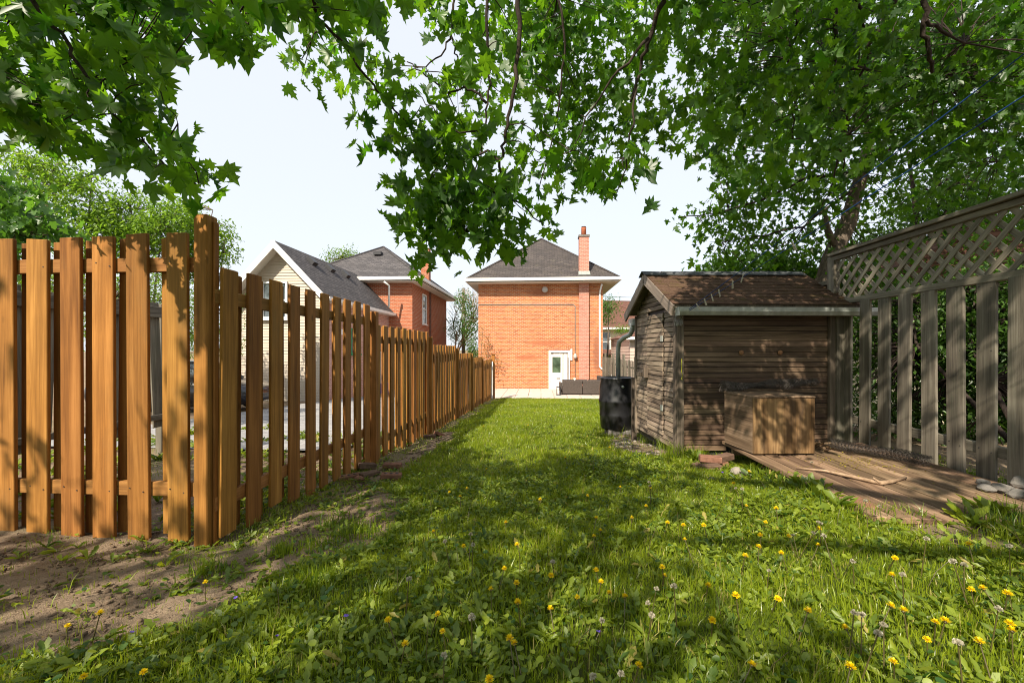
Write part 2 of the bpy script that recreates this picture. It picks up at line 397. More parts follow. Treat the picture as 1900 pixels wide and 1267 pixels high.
M_PALE = leafmat('pale_green_leaf', (.045, .10, .010), (.15, .25, .025), (.14, .32, .015), (.36, .54, .04), .5, .02)
M_MIDLEAF = leafmat('mid_green_leaf', (.02, .066, .009), (.07, .16, .018), (.06, .2, .012), (.2, .42, .025), .45, .03)
M_SHADELEAF = leafmat('undergrowth_leaf', (.022, .064, .010), (.085, .17, .022), (.05, .15, .012), (.16, .33, .025), .4, .04)
M_GRASS = leafmat('grass_blade', (.034, .085, .006), (.29, .36, .018), (.10, .22, .008), (.56, .62, .025), .42, .03, .35, (.50, .42, .15))
M_WEED = leafmat('broad_weed_leaf', (.020, .070, .007), (.23, .29, .016), (.06, .18, .008), (.48, .53, .022), .40, .03, .5, (.34, .28, .06))
M_VINE = leafmat('autumn_vine_leaf', (.16, .09, .02), (.34, .25, .05), (.2, .12, .02), (.4, .3, .05), .4, .04)
M_DANDY = leafmat('dandelion_petal', (.80, .56, .003), (.88, .68, .006), (.7, .5, .005), (.8, .6, .01), .25, .02)
M_PUFF = leafmat('seed_puff', (.32, .29, .20), (.52, .48, .37), (.4, .37, .27), (.58, .54, .42), .4, .02)
M_STEM = leafmat('flower_stem', (.12, .10, .035), (.22, .22, .06), (.1, .1, .03), (.2, .2, .05), .3, .05)
M_VIOLET = leafmat('violet_petal', (.10, .05, .35), (.16, .10, .5), (.1, .05, .4), (.15, .1, .5), .3, .03)

def ground_mat():
    t = NT('lawn_and_bare_soil'); g = t.n('NewGeometry'); pos = g.outputs['Position']
    a = t.n('Attribute'); a.attribute_name = 'turf'; turf = a.outputs['Fac']
    n1 = t.noise(pos, 1.7, 6, .65); n2 = t.noise(pos, 28, 5, .7); n3 = t.noise(pos, 160, 3, .7)
    f = t.math('ADD', t.math('MULTIPLY', n1, .55), t.math('MULTIPLY', n2, .45))
    soil = t.ramp(f, [(.28, (.12, .083, .058)), (.5, (.25, .18, .125)), (.72, (.38, .285, .205))])
    soil = t.mix(.6, soil, t.ramp(n3, [(.3, (.6, .6, .6)), (.7, (1.4, 1.4, 1.4))]), 'MULTIPLY')
    thatch = t.ramp(f, [(.3, (.04, .055, .010)), (.55, (.09, .12, .020)), (.75, (.17, .17, .045))])
    col = t.mix(turf, soil, thatch)
    h = t.math('ADD', n2, t.math('MULTIPLY', n3, .5))
    return t.bsdf(col, .95, t.bump(h, 1.0, .02), .1)
M_GROUND = ground_mat()
def paver_mat():
    t = NT('driveway_pavers'); g = t.n('NewGeometry'); b = t.n('TexBrick'); t.l(g.outputs['Position'], b.inputs['Vector'])
    b.inputs['Scale'].default_value = 1; b.inputs['Brick Width'].default_value = .22; b.inputs['Row Height'].default_value = .11; b.inputs['Mortar Size'].default_value = .006
    b.inputs['Color1'].default_value = (.36, .35, .345, 1); b.inputs['Color2'].default_value = (.27, .265, .265, 1); b.inputs['Mortar'].default_value = (.15, .14, .13, 1)
    col = t.mix(.6, b.outputs['Color'], t.ramp(t.noise(g.outputs['Position'], 2.0, 5, .7), [(.3, (.65, .65, .65)), (.7, (1.2, 1.2, 1.2))]), 'MULTIPLY')
    return t.bsdf(col, .9, t.bump(t.math('SUBTRACT', 1.0, b.outputs['Fac']), .6, .008), .15)
M_PAVERS = paver_mat()
# ------------------------------------------------------------------ ground
def vnoise(x, y, s, seed=0):
    r = np.random.default_rng(seed); T = r.random((64, 64))
    x = np.asarray(x)*s+17.3; y = np.asarray(y)*s+9.1
    i = np.floor(x).astype(int); j = np.floor(y).astype(int); fx = x-i; fy = y-j
    fx = fx*fx*(3-2*fx); fy = fy*fy*(3-2*fy)
    a = T[i % 64, j % 64]; b = T[(i+1) % 64, j % 64]; c = T[i % 64, (j+1) % 64]; d = T[(i+1) % 64, (j+1) % 64]
    return (a*(1-fx)+b*fx)*(1-fy)+(c*(1-fx)+d*fx)*fy
def pip(x, y, poly):
    ins = np.zeros(np.shape(x), bool); n = len(poly)
    for i in range(n):
        x1, y1 = poly[i][0], poly[i][1]; x2, y2 = poly[(i+1) % n][0], poly[(i+1) % n][1]
        if y1 == y2: continue
        c = ((y1 > y) != (y2 > y)) & (x < (x2-x1)*(y-y1)/(y2-y1)+x1); ins ^= c
    return ins
_d = [(-60, 990), (440, 985), (640, 868), (800, 800), (850, 803), (800, 835), (720, 900), (745, 940), (690, 1005), (560, 1050), (470, 1100), (390, 1150), (230, 1185), (100, 1210), (-60, 1235)]
DIRT = [PG(*q)[:2] for q in _d]
_d2 = [(1660, 962), (1860, 965), (1890, 1010), (1760, 1025), (1690, 1000)]
DIRT2 = [PG(*q)[:2] for q in _d2]
_d3 = [(1130, 812), (1200, 800), (1260, 840), (1200, 845), (1140, 835)]
DIRT3 = [PG(*q)[:2] for q in _d3]
def turf(x, y):
    x = np.asarray(x, float); y = np.asarray(y, float)
    wx = x+.22*(vnoise(x, y, 4, 1)-.5)+.12*(vnoise(x, y, 11, 2)-.5); wy = y+.22*(vnoise(x, y, 4, 3)-.5)+.12*(vnoise(x, y, 11, 4)-.5)
    t = np.ones(np.shape(x))
    t[pip(wx, wy, DIRT)] = .04
    t[pip(wx, wy, DIRT2)] = .1
    t[pip(wx, wy, DIRT3)] = .15
    t = t*np.where(vnoise(x, y, 2.6, 5) < .12, .8, 1)
    t = np.where((wx < -1.93) & (wy > 2.5), .22*(vnoise(x, y, 1.6, 6) > .45), t)            # beyond the board fence
    t = np.where((wx > 3.5) & (y < 14), .08, t)
    t = np.where((wy > 18.45) & (np.abs(x) < 4), 0, t)
    t = np.where((wx < -2.6) & (wx > -8.2) & (y > 5.5), 0, t)
    t = np.where((wx < -1.72) & (wx > -2.1) & (y > 2.2), .25, t)
    return t
def build_ground():
    xs = np.concatenate([[-400, -200, -100, -60, -40, -30, -24, -20, -17], np.arange(-15, -4, .25), np.arange(-4, 4.5, .055), np.arange(4.5, 15, .3), [16, 18, 21, 26, 34, 50, 100, 200, 400]])
    ys = np.concatenate([[-400, -200, -100, -50, -25, -12, -8], np.arange(-6, .8, .3), np.arange(.8, 6, .055), np.arange(6, 20, .12), np.arange(20, 40, .6), [42, 46, 54, 70, 100, 200, 400, 900]])
    X, Y = np.meshgrid(xs, ys); Z = G(X, Y)
    tv = turf(X, Y)
    fine = (vnoise(X, Y, 13, 8)-.5)*.022+(vnoise(X, Y, 5, 9)-.5)*.03
    near = (np.abs(X) < 6) & (Y > 0) & (Y < 18)
    Z = Z+fine*near*np.where(tv < .3, 1.0, .4)
    nx, ny = len(xs), len(ys)
    V = np.stack([X, Y, Z], -1).reshape(-1, 3)
    i = np.arange(nx*ny).reshape(ny, nx)
    Q = np.stack([i[:-1, :-1], i[:-1, 1:], i[1:, 1:], i[1:, :-1]], -1).reshape(-1, 4)
    o = npmesh('ground', V, Q, M_GROUND); o.data.polygons.foreach_set('use_smooth', [True]*len(Q))
    a = o.data.attributes.new('turf', 'FLOAT', 'POINT'); a.data.foreach_set('value', np.clip(tv.ravel(), 0, 1).astype(np.float32))
    tag(o, kind='structure')
build_ground()
# paved driveway beyond the fence
def strip(name, x0, x1, ys, dz, mat):
    m = MB()
    xs = np.linspace(x0, x1, 8)
    vs = [(x, y, float(np.interp(y, GY, GZ))+dz) for y in ys for x in xs]
    n = len(xs)
    m.add(vs, [(j*n+i, j*n+i+1, (j+1)*n+i+1, (j+1)*n+i) for j in range(len(ys)-1) for i in range(n-1)])
    return tag(m.build(name, mat), kind='structure')
strip('driveway', -8.05, -2.75, np.arange(5.6, 40, .5), .03, M_PAVERS)
# patio: a bed and single slabs
m = MB(); m.box((.2, 21.0, -1.06), (7.4, 4.7, .1)); patio = tag(m.build('patio', M_PATIO), kind='structure')
for j in range(8):
    for i in range(12):
        board('paving_slab', (.585, .555, .06), M_PAVER, patio, (-3.2+i*.6+random.uniform(-.006, .006), 18.95+j*.57, -1.0+random.uniform(0, .012)), Matrix.Rotation(random.uniform(-.01, .01), 3, 'Z'), .006)

# ------------------------------------------------------------------ houses
def quadpart(name, vs, fs, mat, parent): m = MB(); m.add(vs, fs); return m.build(name, mat, parent)
def window(parent, c, wd, ht, face, name='window', bar=True, fm=M_WHITE, gm=M_GLASS, sill=True, deep=.06):
    """face 'y': wall faces -Y;  'x': wall faces +X."""
    def B(m, dx, dz, sx, sz, out, th):
        if face == 'y': m.box((c[0]+dx, c[1]-out, c[2]+dz), (sx, th, sz))
        else: m.box((c[0]+out, c[1]+dx, c[2]+dz), (th, sx, sz))
    f = .07; m = MB()
    B(m, -wd/2+f/2, 0, f, ht, .02, deep); B(m, wd/2-f/2, 0, f, ht, .02, deep)
    B(m, 0, ht/2-f/2, wd-2*f, f, .02, deep); B(m, 0, -ht/2+f/2, wd-2*f, f, .02, deep)
    if bar: B(m, 0, 0, wd-2*f, f*.8, .015, deep)
    o = m.build(name, fm, parent)
    m = MB(); B(m, 0, 0, wd-2*f+.01, ht-2*f+.01, -.005, .02); m.build('pane', gm, o)
    if sill: m = MB(); B(m, 0, -ht/2-.03, wd+.1, .06, .05, .12); m.build('sill', fm, o)
    return o
def hip(parent, x0, x1, y0, y1, ze, apexes, mat, soff, gut):
    """hipped roof; apexes = [(x,y,z) front, (x,y,z) back]"""
    a, b = apexes
    vs = [(x0, y0, ze), (x1, y0, ze), (x1, y1, ze), (x0, y1, ze), a, b]
    r = quadpart('roof', vs, [(0, 1, 4), (1, 2, 5, 4), (2, 3, 5), (3, 0, 4, 5)], mat, parent)
    m = MB(); 
    for p, q in ((0, 4), (1, 4), (2, 5), (3, 5), (4, 5)): m.tube([Vector(vs[p])+Vector((0, 0, .01)), Vector(vs[q])+Vector((0, 0, .02))], .06, 5)
    m.build('hip_ridge', mat, r)
    m = MB(); m.box(((x0+x1)/2, (y0+y1)/2, ze-.19), (x1-x0-.1, y1-y0-.1, .04)); m.build('soffit', soff, parent)
    g = MB(); h = .16
    g.box(((x0+x1)/2, y0-.04, ze-.06), (x1-x0+.16, .12, h)); g.box(((x0+x1)/2, y1+.04, ze-.06), (x1-x0+.16, .12, h))
    g.box((x0-.04, (y0+y1)/2, ze-.06), (.12, y1-y0-.08, h)); g.box((x1+.04, (y0+y1)/2, ze-.06), (.12, y1-y0-.08, h))
    g.build('gutter', gut, parent)
    return r

# the orange brick house across the end of the lawn
HY = 23.28
house = thing('brick_house', 'orange brick house with white back door and tall chimney across the lawn', 'house', (.06, HY, -1.2))
X0, X1 = -3.37, 3.49
quadpart('wall', [(X0, HY, -1.3), (X1, HY, -1.3), (X1, 35.5, -1.3), (X0, 35.5, -1.3), (X0, HY, 4.84), (X1, HY, 4.84), (X1, 35.5, 4.84), (X0, 35.5, 4.84)],
         [(0, 1, 5, 4), (1, 2, 6, 5), (2, 3, 7, 6), (3, 0, 4, 7)], M_BRICK, house)
rf = hip(house, X0-.55, X1+.80, HY-.62, 36.1, 5.03, [(.16, 26.9, 8.22), (.16, 31.5, 8.22)], M_ROOFC, M_SOFFIT, M_WHITE)
m = MB(); m.box((2.45, HY-.06, 1.8), (.54, .16, 6.1)); m.build('chimney_breast', M_PBRICK, house)
m = MB(); m.box((2.45, HY-.02, 6.15), (.52, .52, 2.35)); ch = m.build('chimney', M_PBRICK, rf)
m = MB(); m.box((2.45, HY-.02, 7.36), (.60, .60, .10)); m.build('chimney_cap', M_STONE, rf)
m = MB(); m.lathe((2.45, HY-.02, 7.4), [(.14, 0), (.135, .42), (.15, .45)], 12); m.build('flue', plain('clay_flue', (.45, .14, .07), .8), rf)
m = MB(); m.tube([(2.45, HY-.02, 7.82), (2.45, HY-.02, 7.9)], .03, 6); m.lathe((2.45, HY-.02, 7.88), [(.13, 0), (.13, .03), (.02, .06)], 10); m.build('flue_cap', M_DARK, rf)
m = MB(); m.box((2.45, HY-.30, 5.32), (.62, .06, .22)); m.box((2.45, HY-.34, 5.23), (.68, .16, .03)); m.build('flashing', M_GALV, rf)
def onwall(u, v, Y=HY):
    a = (u-950)/FPX; X = Y*(a*CT-ST)/(a*ST+CT); d = -X*ST+Y*CT
    return X, CAMZ+(HZ-v)/FPX*d
# door
dx0, zt = onwall(1018, 650); dx1, zb = onwall(1057, 727)
zb = -1.12; cx = (dx0+dx1)/2; dw = dx1-dx0
m = MB(); m.box((dx0+.05, HY-.02, (zt+zb)/2), (.10, .14, zt-zb)); m.box((dx1-.05, HY-.02, (zt+zb)/2), (.10, .14, zt-zb)); m.box((cx, HY-.02, zt-.05), (dw-.2, .139, .10)); m.box((cx, HY-.05, zb+.03), (dw-.2, .2, .06))
m.build('door_frame', M_WHITE, house)
lx = dx0+.1; lw = .66; lz0, lz1 = zb+.06, zt-.22
m = MB(); m.box((lx+.05, HY, (lz0+lz1)/2), (.10, .05, lz1-lz0)); m.box((lx+lw-.05, HY, (lz0+lz1)/2), (.10, .05, lz1-lz0))
m.box((lx+lw/2, HY, lz1-.07), (lw-.2, .05, .14)); m.box((lx+lw/2, HY, lz0+.10), (lw-.2, .05, .20))
gz0, gz1 = lz1-1.0, lz1-.14
m.box((lx+lw/2, HY, gz0-.06), (lw-.2, .05, .12))
zz = lz0+.2
for k in range(3):
    hh = (gz0-.12-lz0-.2)/3; m.box((lx+lw/2, HY+.012, zz+hh/2), (lw-.2, .03, hh-.05)); m.box((lx+lw/2, HY, zz+hh-.02), (lw-.2, .05, .04)); zz += hh
door = m.build('door', M_WHITE, house)
m = MB(); m.box((lx+lw/2, HY+.005, (gz0+gz1)/2), (lw-.2, .02, gz1-gz0)); m.build('pane', M_GLASSG, door)
m = MB(); m.box((lx+lw/2+.1, HY-.03, zb+.72), (.2, .02, .05)); m.build('mail_slot', M_DARK, door)
m = MB(); m.box((cx, HY+.02, lz1+.06), (dw-.2, .04, .10)); m.build('transom', M_WHITE, house)
sdx = lx+lw+.03
m = MB(); m.box((sdx+.12, HY-.12, (lz0+lz1)/2), (.06, .34, lz1-lz0), Matrix.Rotation(.5, 3, 'Z')); sd = m.build('storm_door', M_WHITE, house)
m = MB(); m.box((sdx+.16, HY-.20, zb+1.0), (.05, .05, .16)); m.build('handle', M_DARK, sd)
m = MB()
for k in range(13): m.box((dx0-.12+k*(dw+.24)/12, HY-.012, zt+.13), (.09, .03, .22))
m.build('brick_lintel', M_BRICK, house)
# pipes, lamps
X, Z = onwall(1011, 538); m = MB(); m.lathe((X, HY, Z), [(.05, 0), (.12, .03), (.17, .12), (.15, .17), (.06, .2)], 16, M=Matrix.Rotation(R(90), 3, 'X')); m.build('floodlight', M_LAMP, house)
p = [onwall(u, v) for u, v in ((888, 565), (1064, 565), (1067, 568), (1067, 712))]
m = MB(); m.tube([(x, HY-.03, z) for x, z in p], .018, 6); m.build('conduit', M_GALV, house)
X, Z = onwall(1067, 660); m = MB(); m.lathe((X, HY-.12, Z-.12), [(.03, -.04), (.09, 0), (.10, .1), (.06, .2), (.05, .24)], 12); m.box((X, HY-.05, Z+.1), (.08, .14, .06)); m.build('wall_lamp', M_LAMP, house)
X, Z = onwall(1066, 704); m = MB(); m.box((X, HY-.05, Z), (.12, .08, .16)); m.build('outlet_box', M_WHITE, house)
X, Z = onwall(1060, 658); m = MB(); m.box((X, HY-.03, Z), (.1, .04, .62)); m.build('thermometer_board', M_WHITE, house)
a = P(1117, 527, 22.7); b = P(1113, 545, 23.0); c = P(1113, 680, 23.0); d = P(1140, 701, 22.6); e = P(1150, 706, 22.4)
m = MB(); m.tube([a, b+Vector((0, 0, .1)), b, c, c+Vector((.05, 0, -.08)), d, e], .05, 8); m.build('downspout', M_WHITE, house)

# the neighbour's brick house with the beige sided wing
nb = thing('neighbour_house', 'red brick house with beige sided gable wing and charcoal roof beyond the new fence', 'house', (-9.7, 15.3, -.75))
nx0, nx1, ny0, ny1 = -12.9, -6.76, 22.1, 30.4
quadpart('wall', [(nx0, ny0, -1.3), (nx1, ny0, -1.3), (nx1, ny1, -1.3), (nx0, ny1, -1.3), (nx0, ny0, 4.75), (nx1, ny0, 4.75), (nx1, ny1, 4.75), (nx0, ny1, 4.75)],
         [(0, 1, 5, 4), (1, 2, 6, 5), (2, 3, 7, 6), (3, 0, 4, 7)], M_BRICK2, nb)
rf2 = hip(nb, nx0-.6, nx1+.62, ny0-.6, ny1+.6, 4.96, [(-9.8, 26.0, 7.65), (-9.8, 27.2, 7.65)], M_ROOFL, M_SOFFIT, M_WHITE)
m = MB(); m.box((-7.25, 26.6, 6.2), (.5, .5, 2.9)); m.build('chimney', M_BRICK2, rf2)
m = MB(); m.box((-9.6, 24.6, 6.92), (.45, .4, .18)); m.build('roof_vent', M_DARK, rf2)
window(nb, (nx1, 24.4, 3.55), .86, 1.75, 'x')
m = MB(); m.box((nx1+.02, 25.75, 2.0), (.06, .28, 5.5)); m.build('brick_strip', brick_mat('dark_brick', (.12, .05, .035), (.16, .06, .04), (.2, .15, .12)), nb)  # dark brick strip up the side wall
pt = [P(713, 523, 21.4), P(722, 530, 21.7), P(722, 570, 21.9)]
m = MB(); m.tube(pt, .05, 8); m.build('downspout', M_WHITE, nb)
# wing
wx0, wx1, wy0, wy1 = -11.5, -8.05, 15.3, 22.1; rx = -9.72; eave, ridge = 3.12, 5.2
sl_ = (ridge-eave)/(-7.72-rx)
quadpart('wing_wall', [(wx1, wy0, -1.2), (wx1, wy1, -1.2), (wx1, wy1, 3.3), (wx1, wy0, 3.3)], [(0, 1, 2, 3)], M_PINKB, nb)
m = MB(); z = -.85
while z < ridge-.15:                                     # lapped clapboards across the gable
    half = min(wx1-rx, (ridge-.12-z-.1)/sl_); half0 = min(wx1-rx, (ridge-.12-z)/sl_)
    if half0 < .05: break
    half = max(half, .01)
    m.add([(rx-half0, wy0-.022, z), (rx+half0, wy0-.022, z), (rx+half, wy0, z+.105), (rx-half, wy0, z+.105), (rx-half0, wy0+.01, z), (rx+half0, wy0+.01, z)], [(0, 1, 2, 3), (4, 5, 1, 0)])
    z += .105
tag(m.build('clapboard_siding', M_SIDING, nb), kind='stuff')
ly = 14.85
def rp(s, x): return ridge - sl_*abs(x-rx)
ev = -7.72; evl = rx-(ev-rx)
m = MB(); vs = [(evl, ly, rp(0, evl)), (rx, ly, ridge), (ev, ly, rp(0, ev)), (evl, 23.5, rp(0, evl)), (rx, 23.5, ridge), (ev, 22.9, rp(0, ev))]
m.add(vs, [(0, 1, 4, 3), (1, 2, 5, 4)]); wr = m.build('wing_roof', M_ROOFL, nb)
m = MB()
for s in (-1, 1):
    a = Vector((rx, ly, ridge-.02)); b = Vector((rx+s*(ev-rx), ly, eave-.02)); dv = (b-a); L = dv.length; ang = math.atan2(dv.z, dv.x*s)
    rot = Matrix.Rotation(-s*ang if s > 0 else ang, 3, 'Y')
    m.box((a+b)/2+Vector((0, -.02, -.12)), (L+.02, .05, .20), Matrix.Rotation(math.atan2(-dv.z, dv.x), 3, 'Y'))
m.box((rx, ly-.03, ridge-.14), (.16, .06, .24)); m.build('rake_board', M_WHITE, nb)
m = MB()
for s in (-1, 1):
    vs = [(rx, ly+.02, ridge-.2), (rx+s*(ev-rx), ly+.02, eave-.2), (rx+s*(ev-rx), wy0, eave-.2), (rx, wy0, ridge-.2)]
    m.add(vs, [(0, 1, 2, 3)])
m.build('rake_soffit', M_SOFFIT, nb)
m = MB(); m.box((ev+.02, 18.7, eave-.06), (.14, 7.6, .13)); m.box((-7.9, 18.7, eave-.13), (.34, 7.4, .02)); m.build('wing_gutter', M_WHITE, nb)
for y in (16.6, 18.1, 19.6): m = MB(); m.box((-9.25, y, ridge-.43), (.36, .34, .22), Matrix.Rotation(.76, 3, 'Y')); m.build('roof_vent', M_DARK, wr)
window(nb, (-9.95, wy0-.03, 3.05), 1.0, 1.4, 'y')
window(nb, (wx1+.01, 17.9, 1.55), .9, 1.1, 'x', fm=M_GREEN); window(nb, (wx1+.01, 19.9, 1.55), .9, 1.1, 'x', fm=M_GREEN)
m = MB(); m.box((wx1+.03, 21.2, .05), (.06, .95, 2.1)); m.build('side_door', M_WHITE, nb)
m = MB(); m.box((wx1+.04, 16.6, 1.9), (.08, .16, .22)); m.build('meter_box', M_WHITE, nb)
bn = thing('recycling_bin', 'small blue plastic recycling bin beside the neighbour\'s house', 'bin', (-7.55, 20.3, -.95))
m = MB(); m.add([(-7.75+a*.03, 20.05+b*.03, -.95) if 0 else (-7.55+sx*q, 20.3+sy*q*1.2, zz) for zz, q in ((-.97, .17), (-.5, .22)) for sx, sy in ((-1, -1), (1, -1), (1, 1), (-1, 1))], [(0, 1, 5, 4), (1, 2, 6, 5), (2, 3, 7, 6), (3, 0, 4, 7), (3, 2, 1, 0)]); m.build('tub', M_BLUEBIN, bn)
m = MB()
for sx, sy, lx_, ly_ in ((0, -1, .5, .04), (0, 1, .5, .04), (-1, 0, .04, .5), (1, 0, .04, .5)): m.box((-7.55+sx*.24, 20.3+sy*.28, -.5), (lx_, ly_, .05))
m.build('rim', M_BLUEBIN, bn)

# houses and garage far right
fh = thing('far_house', 'cream house with red-brown roof and porch far behind the grey fence', 'house', (7.5, 42, -1.0))
quadpart('wall', [(5.4, 42, -1.2), (13, 42, -1.2), (13, 50, -1.2), (5.4, 50, -1.2), (5.4, 42, 3.2), (13, 42, 3.2), (13, 50, 3.2), (5.4, 50, 3.2)], [(0, 1, 5, 4), (1, 2, 6, 5), (2, 3, 7, 6), (3, 0, 4, 7)], M_CREAM, fh)
hip(fh, 4.6, 13.6, 41.3, 50.6, 3.3, [(7.0, 45, 6.3), (11, 46, 6.3)], M_ROOFR, M_WHITE, M_WHITE)
window(fh, (6.55, 42, 1.95), .95, 1.9, 'y'); window(fh, (8.6, 42, 1.95), .95, 1.9, 'y')
quadpart('porch_roof', [(5.0, 40, .75), (10.5, 40, .75), (10.5, 42, 1.2), (5.0, 42, 1.2), (5.0, 40, .66), (10.5, 40, .66), (10.5, 42, .66), (5.0, 42, .66)], [(0, 1, 2, 3), (4, 5, 1, 0), (5, 6, 2, 1), (4, 0, 3, 7)], M_ROOFR, fh)
for x in (5.2, 7.4, 9.6): m = MB(); m.box((x, 40.2, -.3), (.16, .16, 1.92)); m.build('porch_post', M_WHITE, fh)
window(fh, (6.4, 42, -.3), 1.0, 1.3, 'y', gm=M_GLASSG)
gr = thing('garage', 'pale pink sided garage with low shingle roof behind the grey fence', 'garage', (5.6, 20, -1.0))
m = MB(); z = -1.0; gx0, gx1, gy = 4.15, 8.2, 19.5
while z < 1.75:
    m.add([(gx0, gy-.02, z), (gx1, gy-.02, z), (gx1, gy, z+.15), (gx0, gy, z+.15), (gx0, gy+.01, z), (gx1, gy+.01, z)], [(0, 1, 2, 3), (4, 5, 1, 0)])
    m.add([(gx0-.02, gy, z), (gx0, gy, z+.15), (gx0, gy+5, z+.15), (gx0-.02, gy+5, z)], [(0, 1, 2, 3)])
    z += .15
tag(m.build('siding', M_PINKSID, gr), kind='stuff')
quadpart('roof', [(gx0-.2, gy-.3, 1.75), (gx1+.2, gy-.3, 1.75), (gx1+.2, gy+5.2, 1.75), (gx0-.2, gy+5.2, 1.75), (6.2, gy+2.4, 2.7)], [(0, 1, 4), (1, 2, 4), (2, 3, 4), (3, 0, 4), (3, 2, 1, 0)], M_ROOFR, gr)
m = MB(); m.box(((gx0+gx1)/2, gy-.32, 1.7), (gx1-gx0+.5, .09, .13)); m.build('gutter', M_WHITE, gr)
ws = thing('white_shed', 'white sided shed half hidden behind the lattice fence', 'shed', (7, 8.5, 0))
m = MB(); z = -.4
while z < 2.3:
    m.add([(6.0, 7.98, z), (9.5, 7.98, z), (9.5, 8.0, z+.12), (6.0, 8.0, z+.12)], [(0, 1, 2, 3)]); m.add([(5.98, 8.0, z), (6.0, 8.0, z+.12), (6.0, 10.5, z+.12), (5.98, 10.5, z)], [(0, 1, 2, 3)]); z += .12
tag(m.build('siding', M_CREAM, ws), kind='stuff')
quadpart('roof', [(5.8, 7.8, 2.3), (9.7, 7.8, 2.3), (9.7, 10.7, 2.3), (5.8, 10.7, 2.3), (7.7, 7.8, 3.4), (7.7, 10.7, 3.4)], [(0, 4, 5, 3), (1, 2, 5, 4), (0, 1, 4), (2, 3, 5)], M_ROOFR, ws)

# utility pole and the thin wires behind the house
up = thing('utility_pole', 'pale utility pole standing between the two brick houses', 'pole', (-4.6, 33, -1.0))
pp = P(860, 540, 33); m = MB(); m.tube([(pp.x, pp.y, -1.1), (pp.x, pp.y, 6.0)], [.16, .13], 10); m.build('shaft', M_STONE, up)
m = MB(); m.box((pp.x, pp.y-.16, 3.6), (.3, .2, .5)); m.build('meter_box', M_GALV, up)
for (v0, v1, nm) in ((548, 540, 'upper'), (596, 590, 'lower')):
    a = P(1100, v0, 36); b = P(1420, v1-8, 36); m = MB()
    m.tube([a.lerp(b, t)+Vector((0, 0, -.5*4*t*(1-t))) for t in np.linspace(0, 1, 9)], .016, 4)
    tag(m.build('power_line', M_DARK), '%s of two thin power lines in the sky between the brick house and the shed' % nm, 'cable', 'power lines behind the shed')

# ------------------------------------------------------------------ new cedar board fence
FX = -1.98
Z3 = Matrix.Identity(3)
fence = thing('board_fence', 'new orange-brown cedar shadowbox fence stepping down along the left of the lawn', 'fence', (FX, 2.5, 0))
posts = [2.45, 4.93, 7.55, 10.1, 12.3, 14.6, 17.9]
tops = [1.72, 1.51, 1.285, 1.09, .94, .79]
kk = 0
for s in range(6):
    y0, y1 = posts[s], posts[s+1]; top = tops[s]; L = y1-y0
    zg = float(G(FX, y0)); ph = top-zg+(.20 if s else .30)
    if s == 0:
        board('post', (.088, .09, 2.2), M_CEDAR, fence, (FX-.095, 2.495, .93), None, .006)
        board('corner_strip', (.012, .042, 2.17), M_CEDAR, fence, (FX-.044, 2.515, .91), None, .003)
    else:
        board('post', (.09, .09, ph+.1), M_CEDAR, fence, (FX-.0, y0, zg-.1+(ph+.1)/2-.06), None, .006)
    for rz in ((-.19, -1.49) if s < 3 else (-.19, -1.42)):
        board('rail', (.038, L-.1, .088), M_CEDARY, fence, (FX-.05, (y0+y1)/2, top+rz), None, .004)
    n = int(round((L-.09)/.25)); pitch = (L-.06)/n
    for k in range(n):
        yb = y0+.072+pitch*(k+.5)-(.05 if s == 0 else .02)+random.uniform(-.008, .008); g0 = float(G(FX, yb)); bz = g0+random.uniform(-.03, .03); h = top+random.uniform(-.006, .006)-bz
        hq = round(h*20)/20
        board('picket', (.0225, .138, hq), M_CEDAR, fence, (FX-.018, yb, top-hq/2+random.uniform(-.004, .004)), Matrix.Rotation(random.uniform(-.012, .012), 3, 'X') @ Matrix.Rotation(random.uniform(-.03, .03), 3, 'Z'), .003, .006, kk % 4); kk += 1
        if k < n-1 or s > 0:
            board('picket', (.0225, .138, hq), M_CEDAR, fence, (FX-.084, yb+pitch/2, top-.012-hq/2+random.uniform(-.004, .004)), Matrix.Rotation(random.uniform(-.012, .012), 3, 'X'), .003, .006, kk % 4); kk += 1
pe = P(920, 700, 18.2)
board('post', (.14, .14, 1.95), M_CEDAR, fence, (FX+.02, 17.97, float(G(FX, 17.9))+.92), None, .006)
board('post_cap', (.2, .2, .03), M_CEDAR, fence, (FX+.02, 17.97, float(G(FX, 17.9))+1.91), None, .004)
wp = board('white_post', (.07, .07, 1.6), M_WHITE, None, (FX+.02, 17.55, float(G(FX, 17.6))+.78)); tag(wp, 'narrow white post beside the last cedar fence post at the patio', 'post')

front = thing('cedar_fence', 'tall cedar fence of wide boards facing the camera with sun-dappled pickets', 'fence', (-3.2, 2.56, 0))
fy = 2.50
# board left edges measured along the fence, going left from the corner post
edges = []
for u in (311.5, 237, 175, 115, 53.5, -8, -70, -132, -194, -256, -318):
    a = (u-950)/FPX; t = fy/(a*ST+CT); edges.append(t*(a*CT-ST))
for k, xe in enumerate(edges):
    zb_ = float(G(xe, fy))-.02; tp = 1.925+random.uniform(-.006, .006)-.004*k
    hq = 1.95
    board('picket', (.14, .024, hq), M_CEDAR, front, (xe+.07, fy, tp-hq/2), Matrix.Rotation(random.uniform(-.006, .006), 3, 'Y') @ Matrix.Rotation(random.uniform(-.03, .03), 3, 'Z'), .003, .005, k % 5)
    board('picket', (.14, .024, hq-.05), M_CEDAR, front, (xe-.055 + (.035 if k == 0 else 0), fy+.066, tp-.01-(hq-.05)/2), Matrix.Rotation(random.uniform(-.008, .008), 3, 'Y'), .003, .005, (k+2) % 5)
xl = edges[-1]
for zr in (1.735, .315): board('rail', (FX-.09-xl, .038, .09), M_CEDARX, front, ((FX-.09+xl)/2, fy+.033, zr), None, .004)
